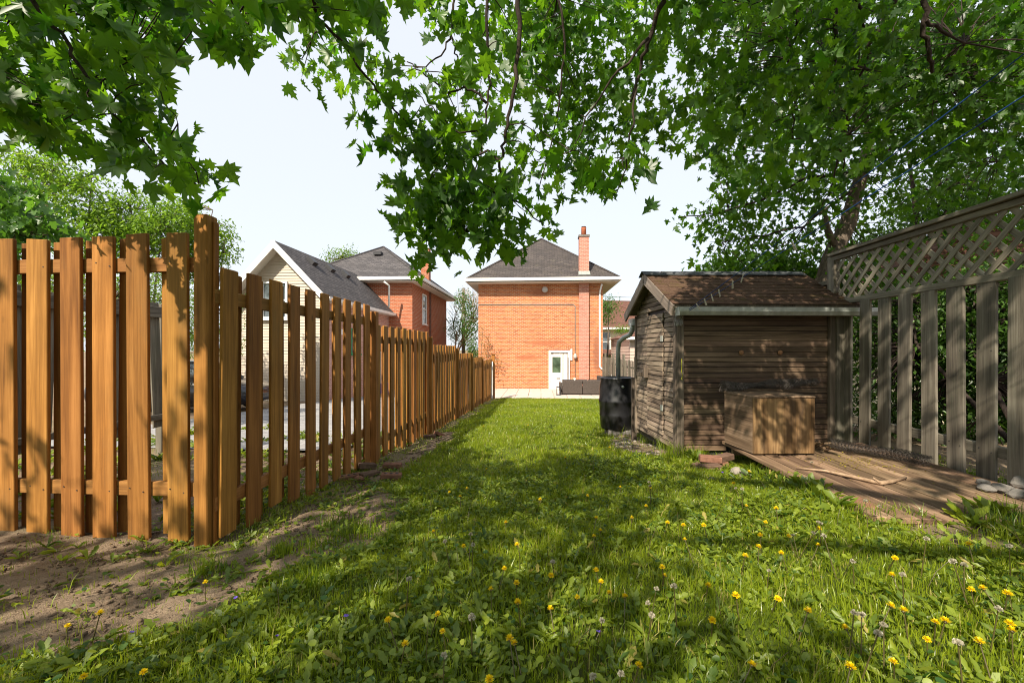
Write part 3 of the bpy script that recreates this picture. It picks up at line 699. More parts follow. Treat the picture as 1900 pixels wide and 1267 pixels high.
for xx in (-4.55,): board('post', (.09, .09, 2.1), M_CEDAR, front, (xx, fy+.12, .9), None, .006)

def nails(par, pts, axis):
    m = MB()
    for p in pts: m.lathe(p, [(.0042, -.001), (.0042, .0012)], 6, False, Matrix.Rotation(R(90), 3, axis))
    tag(m.build('nail_heads', M_DARK, par), kind='stuff')
nails(front, [(xe+.07+s*.045, fy-.0125, z+e) for xe in edges for z in (1.735, .315) for s, e in ((-1, .012), (1, -.01))], 'X')
# old grey fence behind it
old = thing('weathered_fence', 'short run of old grey boards leaning behind the cedar fence', 'fence', (-4.95, 4, 0))
for k in range(10):
    y = 2.95+k*.245
    board('picket', (.02, .15, 1.62), M_GREY, old, (-4.97, y, .98+random.uniform(-.03, .03)), Matrix.Rotation(random.uniform(-.05, .05), 3, 'X'), .003, .008, k % 4)
for zr, hh in ((1.68, .14), (.32, .07)): board('rail', (.035, 2.6, hh), M_GREYY, old, (-4.93, 4.08, zr), None, .004)
for y in (2.85, 5.3): board('post', (.09, .09, 2.0), M_GREY, old, (-5.03, y, .8), None, .006)

# ------------------------------------------------------------------ weathered fence with lattice on the right
RX = 3.45; PT = .2395
rfn = thing('lattice_fence', 'tall grey weathered board fence topped with diagonal lattice on the right', 'fence', (RX, 3, .15))
ys_ = [PX(u, RX)-.055 for u in (1564, 1596, 1630, 1668, 1712, 1759, 1814, 1875)]
while ys_[-1] > .3: ys_.append(ys_[-1]-PT)
for k, y in enumerate(ys_):
    hq = 1.62
    board('picket', (.024, .142, hq), M_GREY, rfn, (RX+.012, y, 1.72-hq/2+.01*math.sin(k*2.1)), Matrix.Rotation(random.uniform(-.01, .01), 3, 'X') @ Matrix.Rotation(random.uniform(-.03, .03), 3, 'Z'), .003, .007, k % 4)
nails(rfn, [(RX-.0005, y+s*.045, z+s*.01) for y in ys_ for z in (1.68, 1.2, .42) for s in (-1, 1)], 'Y')
ya, yb = .2, PX(1544, RX)
for zr, hh, xx in ((1.745, .06, RX+.03), (.42, .085, RX+.048)): board('rail', (.045 if zr < 1 else .07, yb-ya, hh), M_GREYY, rfn, (xx, (ya+yb)/2, zr), None, .004)
board('rail', (.06, yb-ya, .05), M_GREYY, rfn, (RX+.03, (ya+yb)/2, 2.265), None, .004)
board('cap_rail', (.13, yb-ya+.06, .035), M_GREYY, rfn, (RX+.03, (ya+yb)/2, 2.312), None, .004)
board('post', (.09, .09, 2.45), M_GREY, rfn, (RX+.04, yb+.04, 1.07), None, .006)
board('batten', (.03, .045, .47), M_GREY, rfn, (RX-.0, yb-.03, 2.005), None, .003)
zl0, zl1 = 1.775, 2.24; hl = zl1-zl0; sp_ = .165
def slat(y0, y1, z0, z1, x):
    L = math.hypot(y1-y0, z1-z0); ang = math.atan2(z1-z0, y1-y0)
    if L < .05: return
    Lq = round(L, 2)
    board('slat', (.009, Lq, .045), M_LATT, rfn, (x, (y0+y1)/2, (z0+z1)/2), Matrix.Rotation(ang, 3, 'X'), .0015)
y = ya-hl
while y < yb:
    a0, a1 = y, y+hl; z0, z1 = zl0, zl1
    if a0 < ya: z0 += ya-a0; a0 = ya
    if a1 > yb-.05: z1 -= a1-(yb-.05); a1 = yb-.05
    if a1 > a0:
        slat(a0, a1, z0, z1, RX+.036)                        # rises away from the camera
    b0, b1 = y, y+hl; z0, z1 = zl1, zl0
    if b0 < ya: z0 -= ya-b0; b0 = ya
    if b1 > yb-.05: z1 += b1-(yb-.05); b1 = yb-.05
    if b1 > b0: slat(b0, b1, z0, z1, RX+.024)
    y += sp_
# lower lattice beyond the post
lf = thing('trellis_fence', 'low grey trellis fence showing between the shed roof and the lattice fence', 'fence', (RX, 5.6, .1))
board('rail', (.07, 1.6, .05), M_GREYY, lf, (RX+.04, yb+.9, 2.0), None, .004)
board('post', (.08, .08, 2.0), M_GREY, lf, (RX+.04, yb+1.72, 1.0), None, .004)
for k in range(11):
    for sgn in (1, -1): board('slat', (.009, .62, .034), M_GREYY, lf, (RX+.036+.011*sgn, yb+.28+k*.125, 1.76), Matrix.Rotation(sgn*R(45), 3, 'X'), .0015)
for k in range(9): board('picket', (.022, .14, 1.6), M_GREY, lf, (RX+.012, yb+.15+k*.19, .75), None, .003, .006, k % 4)

# grey picket fence in the distance on the same boundary
gf = thing('picket_fence', 'pale grey picket fence by the pink garage beyond the rain barrel', 'fence', (RX, 18, -.9))
y = 14.6; k = 0
while y < 23:
    tp = .78 if y > 15.6 else .92
    board('picket', (.02, .1, 1.75), M_GREY, gf, (RX+.03*math.sin(k), y, tp-.875+random.uniform(-.03, .03)), None, .003, .006, k % 4); y += .135; k += 1
for zr in (.5, -.6): board('rail', (.04, 8.4, .08), M_GREYY, gf, (RX+.06, 18.8, zr), None, .004)
for y in (15.5, 18, 20.5, 22.9): board('post', (.1, .1, 2.0), M_GREY, gf, (RX+.12, y, 0), None, .004)
# ------------------------------------------------------------------ garden shed
S0 = P(1258, 838, 4.75); S0.z = 0.03
PHI = math.radians(5.65)
SM = Matrix.Translation(S0) @ Matrix.Rotation(PHI, 4, 'Z')
SR = Matrix.Rotation(PHI, 3, 'Z')
def S(x, y, z): return SM @ Vector((x, y, z))
shed = thing('garden_shed', 'small weathered brown shed with lapped board walls and mossy brown shingle roof', 'shed', S0)
SL, SD = 1.80, 1.43
RZ, SLP, RYC = 2.175-S0.z, .55, .715
def roofz(y): return RZ-SLP*abs(y-RYC)
rowh = .059
def sboard(name, size, mat, x, y, z, tilt=0, ax='X', bev=.003, warp=.002, seed=0, parent=None):
    rot = SR @ Matrix.Rotation(tilt, 3, ax)
    return board(name, size, mat, parent or shed, S(x, y, z), rot, bev, warp, seed)
# dark inside behind the boards
m = MB(); m.add([S(.03, .03, -.05), S(SL, .03, -.05), S(SL, SD, -.05), S(.03, SD, -.05), S(.03, .03, 1.72), S(SL, .03, 1.72), S(SL, SD, 1.72), S(.03, SD, 1.72), S(.03, RYC, RZ-.06), S(SL, RYC, RZ-.06)],
     [(0, 1, 5, 4), (1, 2, 6, 9, 5), (2, 3, 7, 6), (3, 0, 4, 8, 7)]); m.build('sheathing', M_DARK, shed)
for k in range(28):
    z = .05+rowh*k; seed = k % 3
    if z > 1.66: break
    zt_ = z+random.uniform(-.002, .002)
    bw = (.058, )
    if k < 3:   # lowest boards run only as far as the deck and end unevenly
        sboard('plank', (.5 if k == 0 else SL-.12, .018, .0545), M_SHEDX, .06+(.25 if k == 0 else (SL-.12)/2), .012, zt_, -.10, 'X', .003, .002, seed)
    else: sboard('plank', (SL-.12, .018, .0545), M_SHEDX, .06+(SL-.12)/2, .012, zt_, -.10+random.uniform(-.03, .03), 'X', .003, .002, seed)
for (u, v) in ((1375, 654), (1447, 654)):
    a = (u-950)/FPX; lat0 = (1258-950)/FPX*4.75
    x = (a*4.75-lat0)/(.999-.034*a); d = 4.75+.034*x; z = CAMZ+(HZ-v)/FPX*d-S0.z
    m = MB(); m.lathe(S(x, -.002, z), [(.028, 0), (.028, .006), (.012, .009)], 12, M=SR @ Matrix.Rotation(R(90), 3, 'X')); m.build('knot', M_KNOT, shed)
# gable wall
DY0, DY1, DZ0, DZ1 = .40, .955, .115, 1.665
k = 0; z = .045
while True:
    yh = (RZ-.05-z-.03)/SLP
    if yh < .06: break
    lo, hi = max(.04, RYC-yh), min(SD-.03, RYC+yh)
    seg = [(lo, hi)]
    if DZ0 < z < DZ1: seg = [(lo, DY0-.012), (DY1+.012, hi)]
    for a, b in seg:
        if b-a > .03: sboard('plank', (.018, round(b-a, 2), .0545), M_SHEDY, .008+random.uniform(-.002, .002), (a+b)/2, z, .12+random.uniform(-.012, .012), 'Y', .003, .002, k % 3); k += 1
    z += rowh
dr = thing('door', None, None, S(0, DY0, DZ0)); adopt(dr, shed)
dr.matrix_basis = Matrix.Translation(S(0, DY0, DZ0)); dr.matrix_parent_inverse = mw(shed).inverted()
z = DZ0+.03; k = 0
while z < DZ1-.02:
    sboard('plank', (.020, round(DY1-DY0-.02, 2), .0555), M_SHEDY, -.006+random.uniform(-.001, .001), (DY0+DY1)/2, z, .12+random.uniform(-.012, .012), 'Y', .003, .003, k % 3, dr); z += rowh*1.02; k += 1
for zz in (.45, 1.3): m = MB(); m.box(S(-.018, DY0+.03, zz), (.012, .06, .07), SR); m.build('hinge', M_GALV, dr)
m = MB(); m.box(S(-.06, DY1+.08, .83), (.09, .16, .05), SR); m.box(S(-.05, DY1-.05, .86), (.05, .04, .14), SR); m.build('latch', M_SHEDZ, dr)
# corner boards
for x, y in ((.02, .0), (SL-.02, 0), (.02, SD)): sboard('corner_board', (.075, .05, 1.70), M_SHEDZ, x, y-.005, .80, 0, 'X', .004)
sboard('corner_board', (.03, .075, 1.72), M_SHEDZ, -.012, .035, .80, 0, 'X', .004)
sboard('corner_board', (.11, .05, 1.66), M_GREY, SL+.06, -.03, .84, 0, 'X', .004)
# roof: deck, fascia, shingle by shingle
OX0, OX1, OY0, OY1 = -.12, 1.97, -.17, 1.53
m = MB()
for (ya_, yb_) in ((OY0, RYC), (RYC, OY1)):
    m.add([S(OX0, ya_, roofz(ya_)-.0), S(OX1, ya_, roofz(ya_)), S(OX1, yb_, roofz(yb_)), S(OX0, yb_, roofz(yb_)), S(OX0, ya_, roofz(ya_)-.03), S(OX1, ya_, roofz(ya_)-.03), S(OX1, yb_, roofz(yb_)-.03), S(OX0, yb_, roofz(yb_)-.03)],
          [(0, 1, 2, 3), (7, 6, 5, 4), (0, 4, 5, 1), (1, 5, 6, 2), (3, 7, 4, 0)])
roof = m.build('roof', M_SHEDZ, shed)
sang = math.atan(SLP); nrow = 10; slen = (RYC-OY0)/math.cos(sang); ex = slen/nrow
for r in range(nrow):
    n = 7; wd = (OX1-OX0+.04)/n
    for i in range(n+1):
        x0 = OX0-.02+(i-(.5 if r % 2 else 0))*wd; x1 = x0+wd-.006
        x0 = max(x0, OX0-.02); x1 = min(x1, OX1+.02)
        if x1-x0 < .04: continue
        yy = OY0-.015+(r+.5)*(RYC-OY0)/nrow; 
        w_ = round(x1-x0, 2)
        rot = SR @ Matrix.Rotation(sang-.05+random.uniform(-.018, .018), 3, 'X') @ Matrix.Rotation(random.uniform(-.012, .012), 3, 'Z')
        board('shingle', (w_, ex+.025, .008), M_SHINGLE, roof, S((x0+x1)/2, yy, roofz(yy)+.013+random.uniform(0, .004)), rot, .002)
for r in range(5):
    yy = OY1-(r+.5)*(OY1-RYC)/5
    board('shingle', (round(OX1-OX0+.04, 2), .24, .008), M_SHINGLE, roof, S((OX0+OX1)/2, yy, roofz(yy)+.013), SR @ Matrix.Rotation(-sang+.03, 3, 'X'), .002)
M_CAPS = asphalt_shingle('slate_cap_shingle', [(.3, (.05, .055, .06)), (.7, (.10, .105, .11))], (.07, .075, .06))
for i in range(8):
    x = OX0+.1+i*(OX1-OX0-.14)/7.5
    for sg in (-1, 1):
        board('ridge_shingle', (.30, .13, .009), M_CAPS, roof, S(x, RYC+sg*.058, RZ+.012-.03*0-SLP*.058+.02+.002*i), SR @ Matrix.Rotation(-sg*sang, 3, 'X') @ Matrix.Rotation(.02, 3, 'Y'), .002)
for ya_, yb_ in ((OY0, RYC), (OY1, RYC)):
    for xx, nm in ((OX0-.012, 'fascia'), (OX1+.012, 'fascia')):
        a = S(xx, ya_, roofz(ya_)-.062); b = S(xx, yb_, roofz(yb_)-.062); L = (b-a).length
        sg = 1 if yb_ > ya_ else -1
        board(nm, (.024, round(L+.02, 2), .125), M_FASCIA, roof, (a+b)/2, SR @ Matrix.Rotation(sg*sang, 3, 'X'), .004)
sboard('eave_fascia', (OX1-OX0, .02, .10), M_FASCIA, (OX0+OX1)/2, OY0+.012, roofz(OY0)-.07, 0, 'X', .003, 0, 0)
# front gutter: a formed trough
m = MB(); gz = roofz(OY0)-.035
prof = [(0, 0), (0, -.085), (-.055, -.085), (-.085, -.045), (-.09, 0), (-.078, 0), (-.074, -.04), (-.05, -.073), (-.01, -.073), (-.01, 0)]
for xa in (OX0+.02,): 
    xb = 2.17
    vs = [S(xx, OY0-.005+py, gz+pz) for xx in (xa, xb) for py, pz in prof]; n = len(prof)
    m.add(vs, [(i, (i+1) % n, n+(i+1) % n, n+i) for i in range(n)]+[tuple(range(n-1, -1, -1)), tuple(range(n, 2*n))])
gt = m.build('gutter', M_GALV, shed)
m = MB(); m.box(S(OX0+.02, OY0-.045, gz-.045), (.012, .092, .092), SR); m.build('end_cap', M_GALV, gt)
# back gutter stub and the pipe that drops into the barrel
p0 = P(1172, 600, 6.55)
m = MB(); m.box(p0+Vector((.05, .05, .02)), (.12, .2, .1), SR); m.build('back_gutter', M_GALV, shed)
pts = [P(1173, 600, 6.6), P(1173, 613, 6.65), P(1169, 621, 6.7), P(1157, 627, 6.8), P(1149, 634, 6.9), P(1147, 646, 6.95), P(1147, 712, 7.0)]
m = MB(); m.tube(pts, [.038]*7, 10); m.build('downspout', M_GALV, shed)
# rain barrel on a block
bc = P(1144, 796, 7.0); bz = float(G(bc.x, bc.y))
bl = board('concrete_block', (.5, .4, .12), M_STONE, None, (bc.x+.08, bc.y-.02, bz+.03), None, .008); tag(bl, 'grey concrete block under the black rain barrel', 'block')
bb = thing('rain_barrel', 'black plastic rain barrel under the shed downspout', 'barrel', (bc.x, bc.y, bz+.09))
prof = [(.245, 0), (.262, .03), (.272, .20), (.283, .225), (.276, .25), (.282, .42), (.294, .445), (.294, .47), (.282, .495), (.276, .70), (.262, .80), (.27, .82), (.27, .845), (.25, .85), (.245, .825), (.01, .82)]
m = MB(); m.lathe((bc.x, bc.y, bz+.09), prof, 40); m.build('drum', M_BARREL, bb)
for dx, dy in ((-.12, -.06), (.14, .04)): m = MB(); m.lathe((bc.x+dx, bc.y+dy, bz+.905), [(.035, 0), (.035, .02), (.02, .024)], 12); m.build('bung', M_BARREL, bb)
m = MB(); m.lathe((bc.x+.05, bc.y-.255, bz+.80), [(.022, 0), (.022, .03), (.012, .035)], 10, M=Matrix.Rotation(R(90), 3, 'X')); m.build('fitting', M_GALV, bb)
# timber post against the shed's far corner
q = P(1180, 798, 6.35); q.z = float(G(q.x, q.y))
ps = board('wooden_post', (.07, .07, .98), M_SHEDZ, None, (q.x-.03, q.y, q.z+.45)); tag(ps, 'short dark timber post leaning at the shed corner behind the barrel', 'post')

# ------------------------------------------------------------------ deck, box and things on it
DZ = .215
deck = thing('low_deck', 'low weathered plank deck between the shed and the lattice fence', 'deck', (2.7, 3.6, DZ))
dyf, dyb = 2.60, 4.68; n = 11; pw = (RX-.03-1.965)/n
for i in range(n):
    x = 1.965+pw*(i+.5); f = dyf+random.uniform(-.012, .012)
    board('plank', (round(pw-.015, 3), round(dyb-f, 2), .036), M_DECK, deck, (x, (dyb+f)/2, DZ-.018+random.uniform(-.003, .003)), Matrix.Rotation(random.uniform(-.02, .02), 3, 'Y'), .005, .004, i % 4)
for y in (2.72, 3.6, 4.5): board('joist', (RX-2.0, .038, .07), M_DECK, deck, ((RX+2.0)/2, y, DZ-.075), None, .003)
def looseb(M, mat, lab, grp=None, holes=False, size=(.2, .095, .06)):
    t = thing('loose_brick', lab, 'brick', M.translation, grp); t.matrix_basis = M
    o = put('body', boxmesh(size, mat, .006, .004, random.randint(0, 5))); o.matrix_basis = M; adopt(o, t)
    if holes:
        for k in (-1, 0, 1):
            m = MB(); m.lathe((0, 0, 0), [(.016, 0), (.016, .0025), (.001, .003)], 10); o = m.build('core_hole', M_DARK); o.matrix_basis = M @ Matrix.Translation((k*.055, 0, size[2]/2)); adopt(o, t)
    return t
def onG(u, v, dz=0): p = PG(u, v); p.z += dz; return p
def MT(p, rz=0, ry=0, rx=0): return Matrix.Translation(p) @ Matrix.Rotation(R(rz), 4, 'Z') @ Matrix.Rotation(R(ry), 4, 'Y') @ Matrix.Rotation(R(rx), 4, 'X')
# under the deck
for x, y in ((2.05, 2.85), (2.05, 3.9), (3.3, 2.8)):
    M = MT((x+.03, y, float(G(x, y))+.035), 85); looseb(M, M_LOOSEBRICK, {2.85: 'red brick propping the front corner of the deck', 3.9: 'red brick propping the deck edge near the wooden box', 2.8: 'red brick propping the deck by the right fence'}[y], 'bricks under the deck')
# box
BX = P(1398, 848, 3.9); BX.z = DZ+.004
BMt = Matrix.Translation(BX) @ Matrix.Rotation(PHI, 4, 'Z'); BR = Matrix.Rotation(PHI, 3, 'Z')
def Bx(x, y, z): return BMt @ Vector((x, y, z))
box = thing('wooden_box', 'plywood storage box standing on the deck against the shed', 'box', BX)
BW, BD, BH = .585, .50, .535
board('front_panel', (BW, .018, BH-.018), M_PLY, box, Bx(BW/2, .009, BH/2), BR, .003)
board('side_panel', (.018, BD-.02, BH-.018), M_PLYS, box, Bx(.009, BD/2+.01, BH/2), BR, .003)
board('side_panel', (.018, BD-.02, BH-.018), M_PLYS, box, Bx(BW-.009, BD/2+.01, BH/2), BR, .003)
board('back_panel', (BW-.04, .018, BH-.018), M_PLY, box, Bx(BW/2, BD-.009, BH/2), BR, .003)
board('lid', (BW+.012, BD+.012, .018), M_PLYS, box, Bx(BW/2, BD/2, BH+.001), BR, .004)
# rolls of chicken wire
def wire_roll(M, L, rad, seed, ramp=.35, sq=.75):
    r = random.Random(seed); m = MB(); cells = int(L/.028); turns = 2.6; around = int(turns*2*math.pi*rad*.8/.028)
    def pos(a, s):
        th = a*turns*2*math.pi; rr = rad*(.35+.65*a)*(1+.18*math.sin(s*9+seed)+.10*math.sin(s*23+th))
        fl = 1+.35*math.exp(-((s-L/2)/.06)**2) if ramp else 1
        return M @ Vector((s-L/2+.01*math.sin(th*3), rr*math.cos(th)*fl+.01*math.sin(s*17), rr*math.sin(th)*sq+.012*math.sin(s*11+th)))
    for i in range(around):
        for j in range(cells):
            a = i/around; b = (i+.5)/around; c = (i+1)/around; s = (j+(0.5 if i % 2 else 0))*L/cells; h = L/cells
            s += r.uniform(-.004, .004)
            m.tube([pos(a, s), pos(b, s+h*.15), pos(c, s+h*.5)], .0019, 3, False); m.tube([pos(a, s+h), pos(b, s+h*.85), pos(c, s+h*.5)], .0019, 3, False)
    return m
w0 = P(1425, 716, 4.42)
m = wire_roll(Matrix.Translation((w0.x, w0.y, DZ+BH+.075)) @ Matrix.Rotation(PHI-.02, 4, 'Z') @ Matrix.Rotation(R(-3), 4, 'Y'), .98, .068, 1)
o = m.build('wire_roll', M_WIRE); tag(o, 'crumpled roll of dark chicken wire lying on top of the wooden box', 'wire roll')
w1 = P(1590, 838, 4.2)
m = wire_roll(Matrix.Translation((3.05, 4.02, DZ+.062)) @ Matrix.Rotation(R(-58), 4, 'Z'), .72, .062, 5, 0, .8)
o = m.build('wire_roll', M_WIRE); tag(o, 'roll of chicken wire lying on the deck at the foot of the lattice fence', 'wire roll')
# stick
sp = [(1478, 868), (1530, 873), (1580, 884), (1625, 894), (1634, 896), (1655, 893), (1680, 886)]
pts = []
for u, v in sp:
    d = (CAMZ-DZ-.014)*FPX/(v-HZ); p = P(u, v, d); p.z = DZ+.014; pts.append(p)
m = MB(); m.tube(pts, [.006, .010, .013, .015, .016, .014, .011], 7); m.tube([pts[4], pts[4]+Vector((-.03, .03, .03))], [.012, .006], 5); o = m.build('stick', M_STICK); tag(o, 'long bent dry branch lying across the deck boards', 'branch')
# stones at the right edge of the deck
def stone(name, p, r, mat, lab, grp, seed):
    rr = random.Random(seed); bm = bmesh.new(); bmesh.ops.create_icosphere(bm, subdivisions=2, radius=1)
    ph = [rr.uniform(0, 6) for _ in range(6)]
    for v in bm.verts:
        c = v.co; k = 1+.16*math.sin(c.x*2.5+ph[0])+.14*math.sin(c.y*3+ph[1])+.1*math.sin(c.z*4+ph[2])+.05*rr.uniform(-1, 1)
        v.co = Vector((c.x*r[0]*k, c.y*r[1]*k, c.z*r[2]*k))
    me = bpy.data.meshes.new(name); bm.to_mesh(me); bm.free(); me.materials.append(mat)
    o = put(name, me, None, Matrix.Translation(p) @ Matrix.Rotation(rr.uniform(0, 3), 4, 'Z')); return tag(o, lab, 'stone', grp)
def onDeck(u, v, dz=0):
    d = (CAMZ-DZ)*FPX/(v-HZ); p = P(u, v, d); p.z = DZ+dz; return p
for i, (u, v, r, lab) in enumerate([
    (1832, 909, (.085, .05, .03), 'flat grey stone on the deck edge, farthest of the pile'), (1826, 898, (.05, .04, .022), 'small flat stone lying behind the flat grey stone on the deck'),
    (1866, 914, (.06, .055, .04), 'rounded grey stone in the middle of the pile on the deck'), (1886, 922, (.05, .05, .035), 'grey stone in front of the rounded one on the deck'),
    (1892, 903, (.055, .04, .045), 'grey stone against the lattice fence on the deck'), (1915, 925, (.06, .05, .04), 'grey stone at the very end of the deck pile'), (1932, 908, (.07, .06, .06), 'large stone at the end of the deck pile by the fence')]):
    stone('grey_stone', onDeck(u, v, r[2]*.55), r, M_STONE, lab, 'stones on the deck', i)
# bricks piled at the shed corner
for (u, v, rz, h, mt, lab) in ((1318, 873, 8, .03, M_LOOSEBRICK2, 'brown brick lying lowest in the pile by the shed'), (1342, 868, 70, .03, M_LOOSEBRICK, 'red brick end-on at the right of the pile by the shed'),
                        (1318, 869, -10, .095, M_LOOSEBRICK, 'red brick on top of the pile by the shed, left one'), (1343, 866, 28, .095, M_LOOSEBRICK2, 'brown brick on top of the pile by the shed, right one'),
                        (1300, 868, 40, .02, M_LOOSEBRICK2, 'brown brick half sunk in grass left of the pile by the shed')):
    looseb(MT(onG(u, v, h), rz, random.uniform(-3, 3)), mt, lab, 'bricks piled by the shed')
stone('pale_rock', onG(1372, 883, .03), (.07, .05, .045), M_PALESTONE, 'pale rough rock beside the deck edge and brick pile', None, 31)
stone('grey_rock', onG(1322, 892, .01), (.03, .03, .02), M_STONE, 'small grey rock in the grass below the brick pile', None, 32)
# bricks along the cedar fence
for (u, v, rz, ry, h, mt, ho, lab) in (
    (726, 889, 8, 0, .03, M_LOOSEBRICK, True, 'red cored brick lying nearest on the dirt by the cedar fence'),
    (728, 869, 5, 0, .03, M_LOOSEBRICK, False, 'red brick lying behind the cored brick by the cedar fence'),
    (685, 886, 60, 4, .03, M_LOOSEBRICK2, False, 'dark brown brick standing against the cedar fence pickets'),
    (648, 890, 20, -6, .02, M_LOOSEBRICK, True, 'pinkish cored brick tilted under the fence, leftmost'),
    (680, 872, 50, 10, .05, M_LOOSEBRICK2, False, 'brown brick jammed under the fence post'),
    (797, 813, 20, 0, .03, M_LOOSEBRICK2, False, 'grey-brown brick far along the fence, left of a pair'),
    (815, 810, 60, 25, .04, M_LOOSEBRICK, False, 'red brick tipped up far along the fence, right of a pair')):
    looseb(MT(onG(u, v, h), rz, ry), mt, lab, 'bricks along the cedar fence', ho)
stone('broken_brick', onG(667, 892, .02), (.05, .035, .03), M_LOOSEBRICK, 'rounded broken brick between the bricks under the fence', None, 41)
# gravel by the shed door and the patio edge (uncountable)
def pebbles(name, region, n, r0, r1, mat, seed):
    r = np.random.default_rng(seed); bm = bmesh.new(); bmesh.ops.create_icosphere(bm, subdivisions=1, radius=1); bv = np.array([v.co[:] for v in bm.verts]); bf = np.array([[v.index for v in f.verts] for f in bm.faces]); bm.free()
    pts = region(r, n); n = len(pts); s = r.uniform(r0, r1, (n, 1, 1))*r.uniform(.6, 1.3, (n, 1, 3)); s[:, :, 2] *= .6
    V = bv[None]*s*(1+.2*r.standard_normal((n, len(bv), 1)))
    z = G(pts[:, 0], pts[:, 1]); V += np.stack([pts[:, 0], pts[:, 1], z], -1)[:, None]
    T = bf[None]+np.arange(n)[:, None, None]*len(bv)
    return tag(npmesh(name, V.reshape(-1, 3), T.reshape(-1, 3), mat), kind='stuff')
def reg_poly(poly):
    a = np.array([[p[0], p[1]] for p in poly])
    def f(r, n):
        q = a.min(0)+r.random((n*3, 2))*(a.max(0)-a.min(0)); return q[pip(q[:, 0], q[:, 1], a)][:n]
    return f
pebbles('gravel', reg_poly(DIRT3), 160, .012, .035, M_PALESTONE, 1)
pebbles('patio_gravel', lambda r, n: np.stack([r.uniform(-3.2, 3.4, n), r.normal(18.55, .1, n)], -1), 420, .015, .04, M_PALESTONE, 2)
pebbles('soil_clods', reg_poly(DIRT), 3800, .003, .014, plain('soil_clod', (.13, .088, .058), .95, amt=.4), 3)

# ------------------------------------------------------------------ clothesline with pins
A = P(1257, 590, 4.68)
ends = [P(1905, 90, 2.1), P(1905, 168, 2.1)]
lines = []
for k, e in enumerate(ends):
    e2 = A+(e-A)*1.5
    sag = .02
    pts = [A.lerp(e2, t)+Vector((0, 0, -sag*4*t*(1-t)-.0*k)) for t in np.linspace(0, 1, 16)]
    m = MB(); m.tube(pts, .0036, 5); o = m.build('clothesline', M_ROPE)
    tag(o, 'upper blue clothesline running from the shed corner up into the maple' if k == 0 else 'lower blue clothesline with clothespins running from the shed corner', 'clothesline', 'blue clotheslines'); lines.append(pts)
m = MB(); r_ = random.Random(3)
for k in range(14):
    c0 = A+Vector((r_.uniform(-.02, .01), -.03+r_.uniform(-.02, .02), .03)); 
    m.tube([c0+Vector((.035*math.cos(t+k)*r_.uniform(.6, 1), .02*math.sin(2*t), .07*math.sin(t)-.05)) for t in np.linspace(0, 6.28, 10)], .0035, 4)
o = m.build('rope_bundle', M_ROPEG); tag(o, 'tangled bundle of grey rope tied at the shed corner', 'rope')
c0 = P(1265, 665, 4.70); m = MB(); m.tube([c0, c0+Vector((.0, 0, -.07)), c0+Vector((-.004, -.004, -.14)), c0+Vector((.004, -.01, -.2))], .004, 5); m.tube([c0+Vector((.004, -.01, -.2)), c0+Vector((-.012, -.015, -.23)), c0+Vector((.006, -.015, -.235))], .005, 5)
o = m.build('yellow_cord', M_YELLOW); tag(o, 'short yellow cord hanging on the shed corner post', 'cord')
def make_pin(lab):
    t = thing('clothespin', lab, 'clothespin', (0, 0, 0), 'clothespins on the line')
    for s in (-1, 1):
        o = put('prong', boxmesh((.011, .006, .075), M_PIN, .0015)); o.matrix_basis = Matrix.Translation((0, s*.006, -.012)) @ Matrix.Rotation(s*.10, 4, 'X'); adopt(o, t)
    m = MB(); m.tube([(-.007, 0, -.01), (.007, 0, -.01)], .006, 8); adopt(m.build('spring', M_GALV), t)
    return t
pin0 = None
order = ['nearest the shed corner', 'second from the shed corner', 'third from the shed corner', 'fourth from the shed corner', 'fifth from the shed corner', 'sixth from the shed corner']
for i, u in enumerate((1294, 1308, 1321, 1334, 1360, 1378, 1472)):
    best = None
    for t in np.linspace(0, .9, 600):
        f = t*15; j = int(f); p = lines[1][j].lerp(lines[1][min(j+1, 15)], f-j); q = UV(p)
        if best is None or abs(q[0]-u) < best[0]: best = (abs(q[0]-u), p)
    lab = ('wooden clothespin on the lower line over the shed roof, '+order[i]) if i < 6 else 'pale wooden clothespin hanging alone in front of the maple leaves'
    if pin0 is None: pin0 = make_pin(lab); t = pin0
    else: t = recopy(pin0); t['label'] = lab
    t.matrix_basis = Matrix.Translation(best[1]) @ Matrix.Rotation(random.uniform(-.7, .2), 4, 'Z') @ Matrix.Rotation(random.uniform(-.5, .3), 4, 'Y')

# ------------------------------------------------------------------ patio furniture
sf = thing('wicker_sofa', 'low brown wicker corner sofa with its back to the lawn on the patio', 'sofa', (2.6, 20.2, -.97))
sy = 20.2; z0 = -.965; xa = P(1043, 700, sy).x; xb = 3.25
m = MB(); m.box(((xa+2.06)/2, sy, z0+.36), (2.06-xa-.02, .16, .62)); m.build('backrest', M_WICKER, sf)
m = MB(); m.box(((xb+2.08)/2, sy, z0+.36), (xb-2.08, .16, .62)); m.build('backrest', M_WICKER, sf)
m = MB(); m.box((xa-.06, sy+.38, z0+.29), (.12, .86, .52)); m.build('armrest', M_WICKER, sf)
m = MB(); m.box(((xa+xb)/2, sy+.5, z0+.2), (xb-xa, .8, .3)); m.build('seat', M_WICKER, sf)
for k in range(3): m = MB(); m.box((xa+.3+k*.62, sy+.18, z0+.60), (.58, .16, .2), Matrix.Rotation(-.2, 3, 'X')); m.build('cushion', M_WICKER_D, sf)
m = MB(); m.box((3.1, sy+1.1, z0+.42), (.2, 1.6, .76)); m.build('return_back', M_WICKER_D, sf)
ln = thing('patio_lantern', 'small dark framed lantern on the patio beside the wicker sofa', 'lantern', (1.5, 20.0, -.97))
lx_ = P(1036, 720, 20.0).x; m = MB()
for sx in (-1, 1):
    for sy_ in (-1, 1): m.box((lx_+sx*.08, 20+sy_*.08, -.97+.2), (.025, .025, .4))
for zz in (.01, .39): m.box((lx_, 20, -.97+zz), (.2, .2, .03))
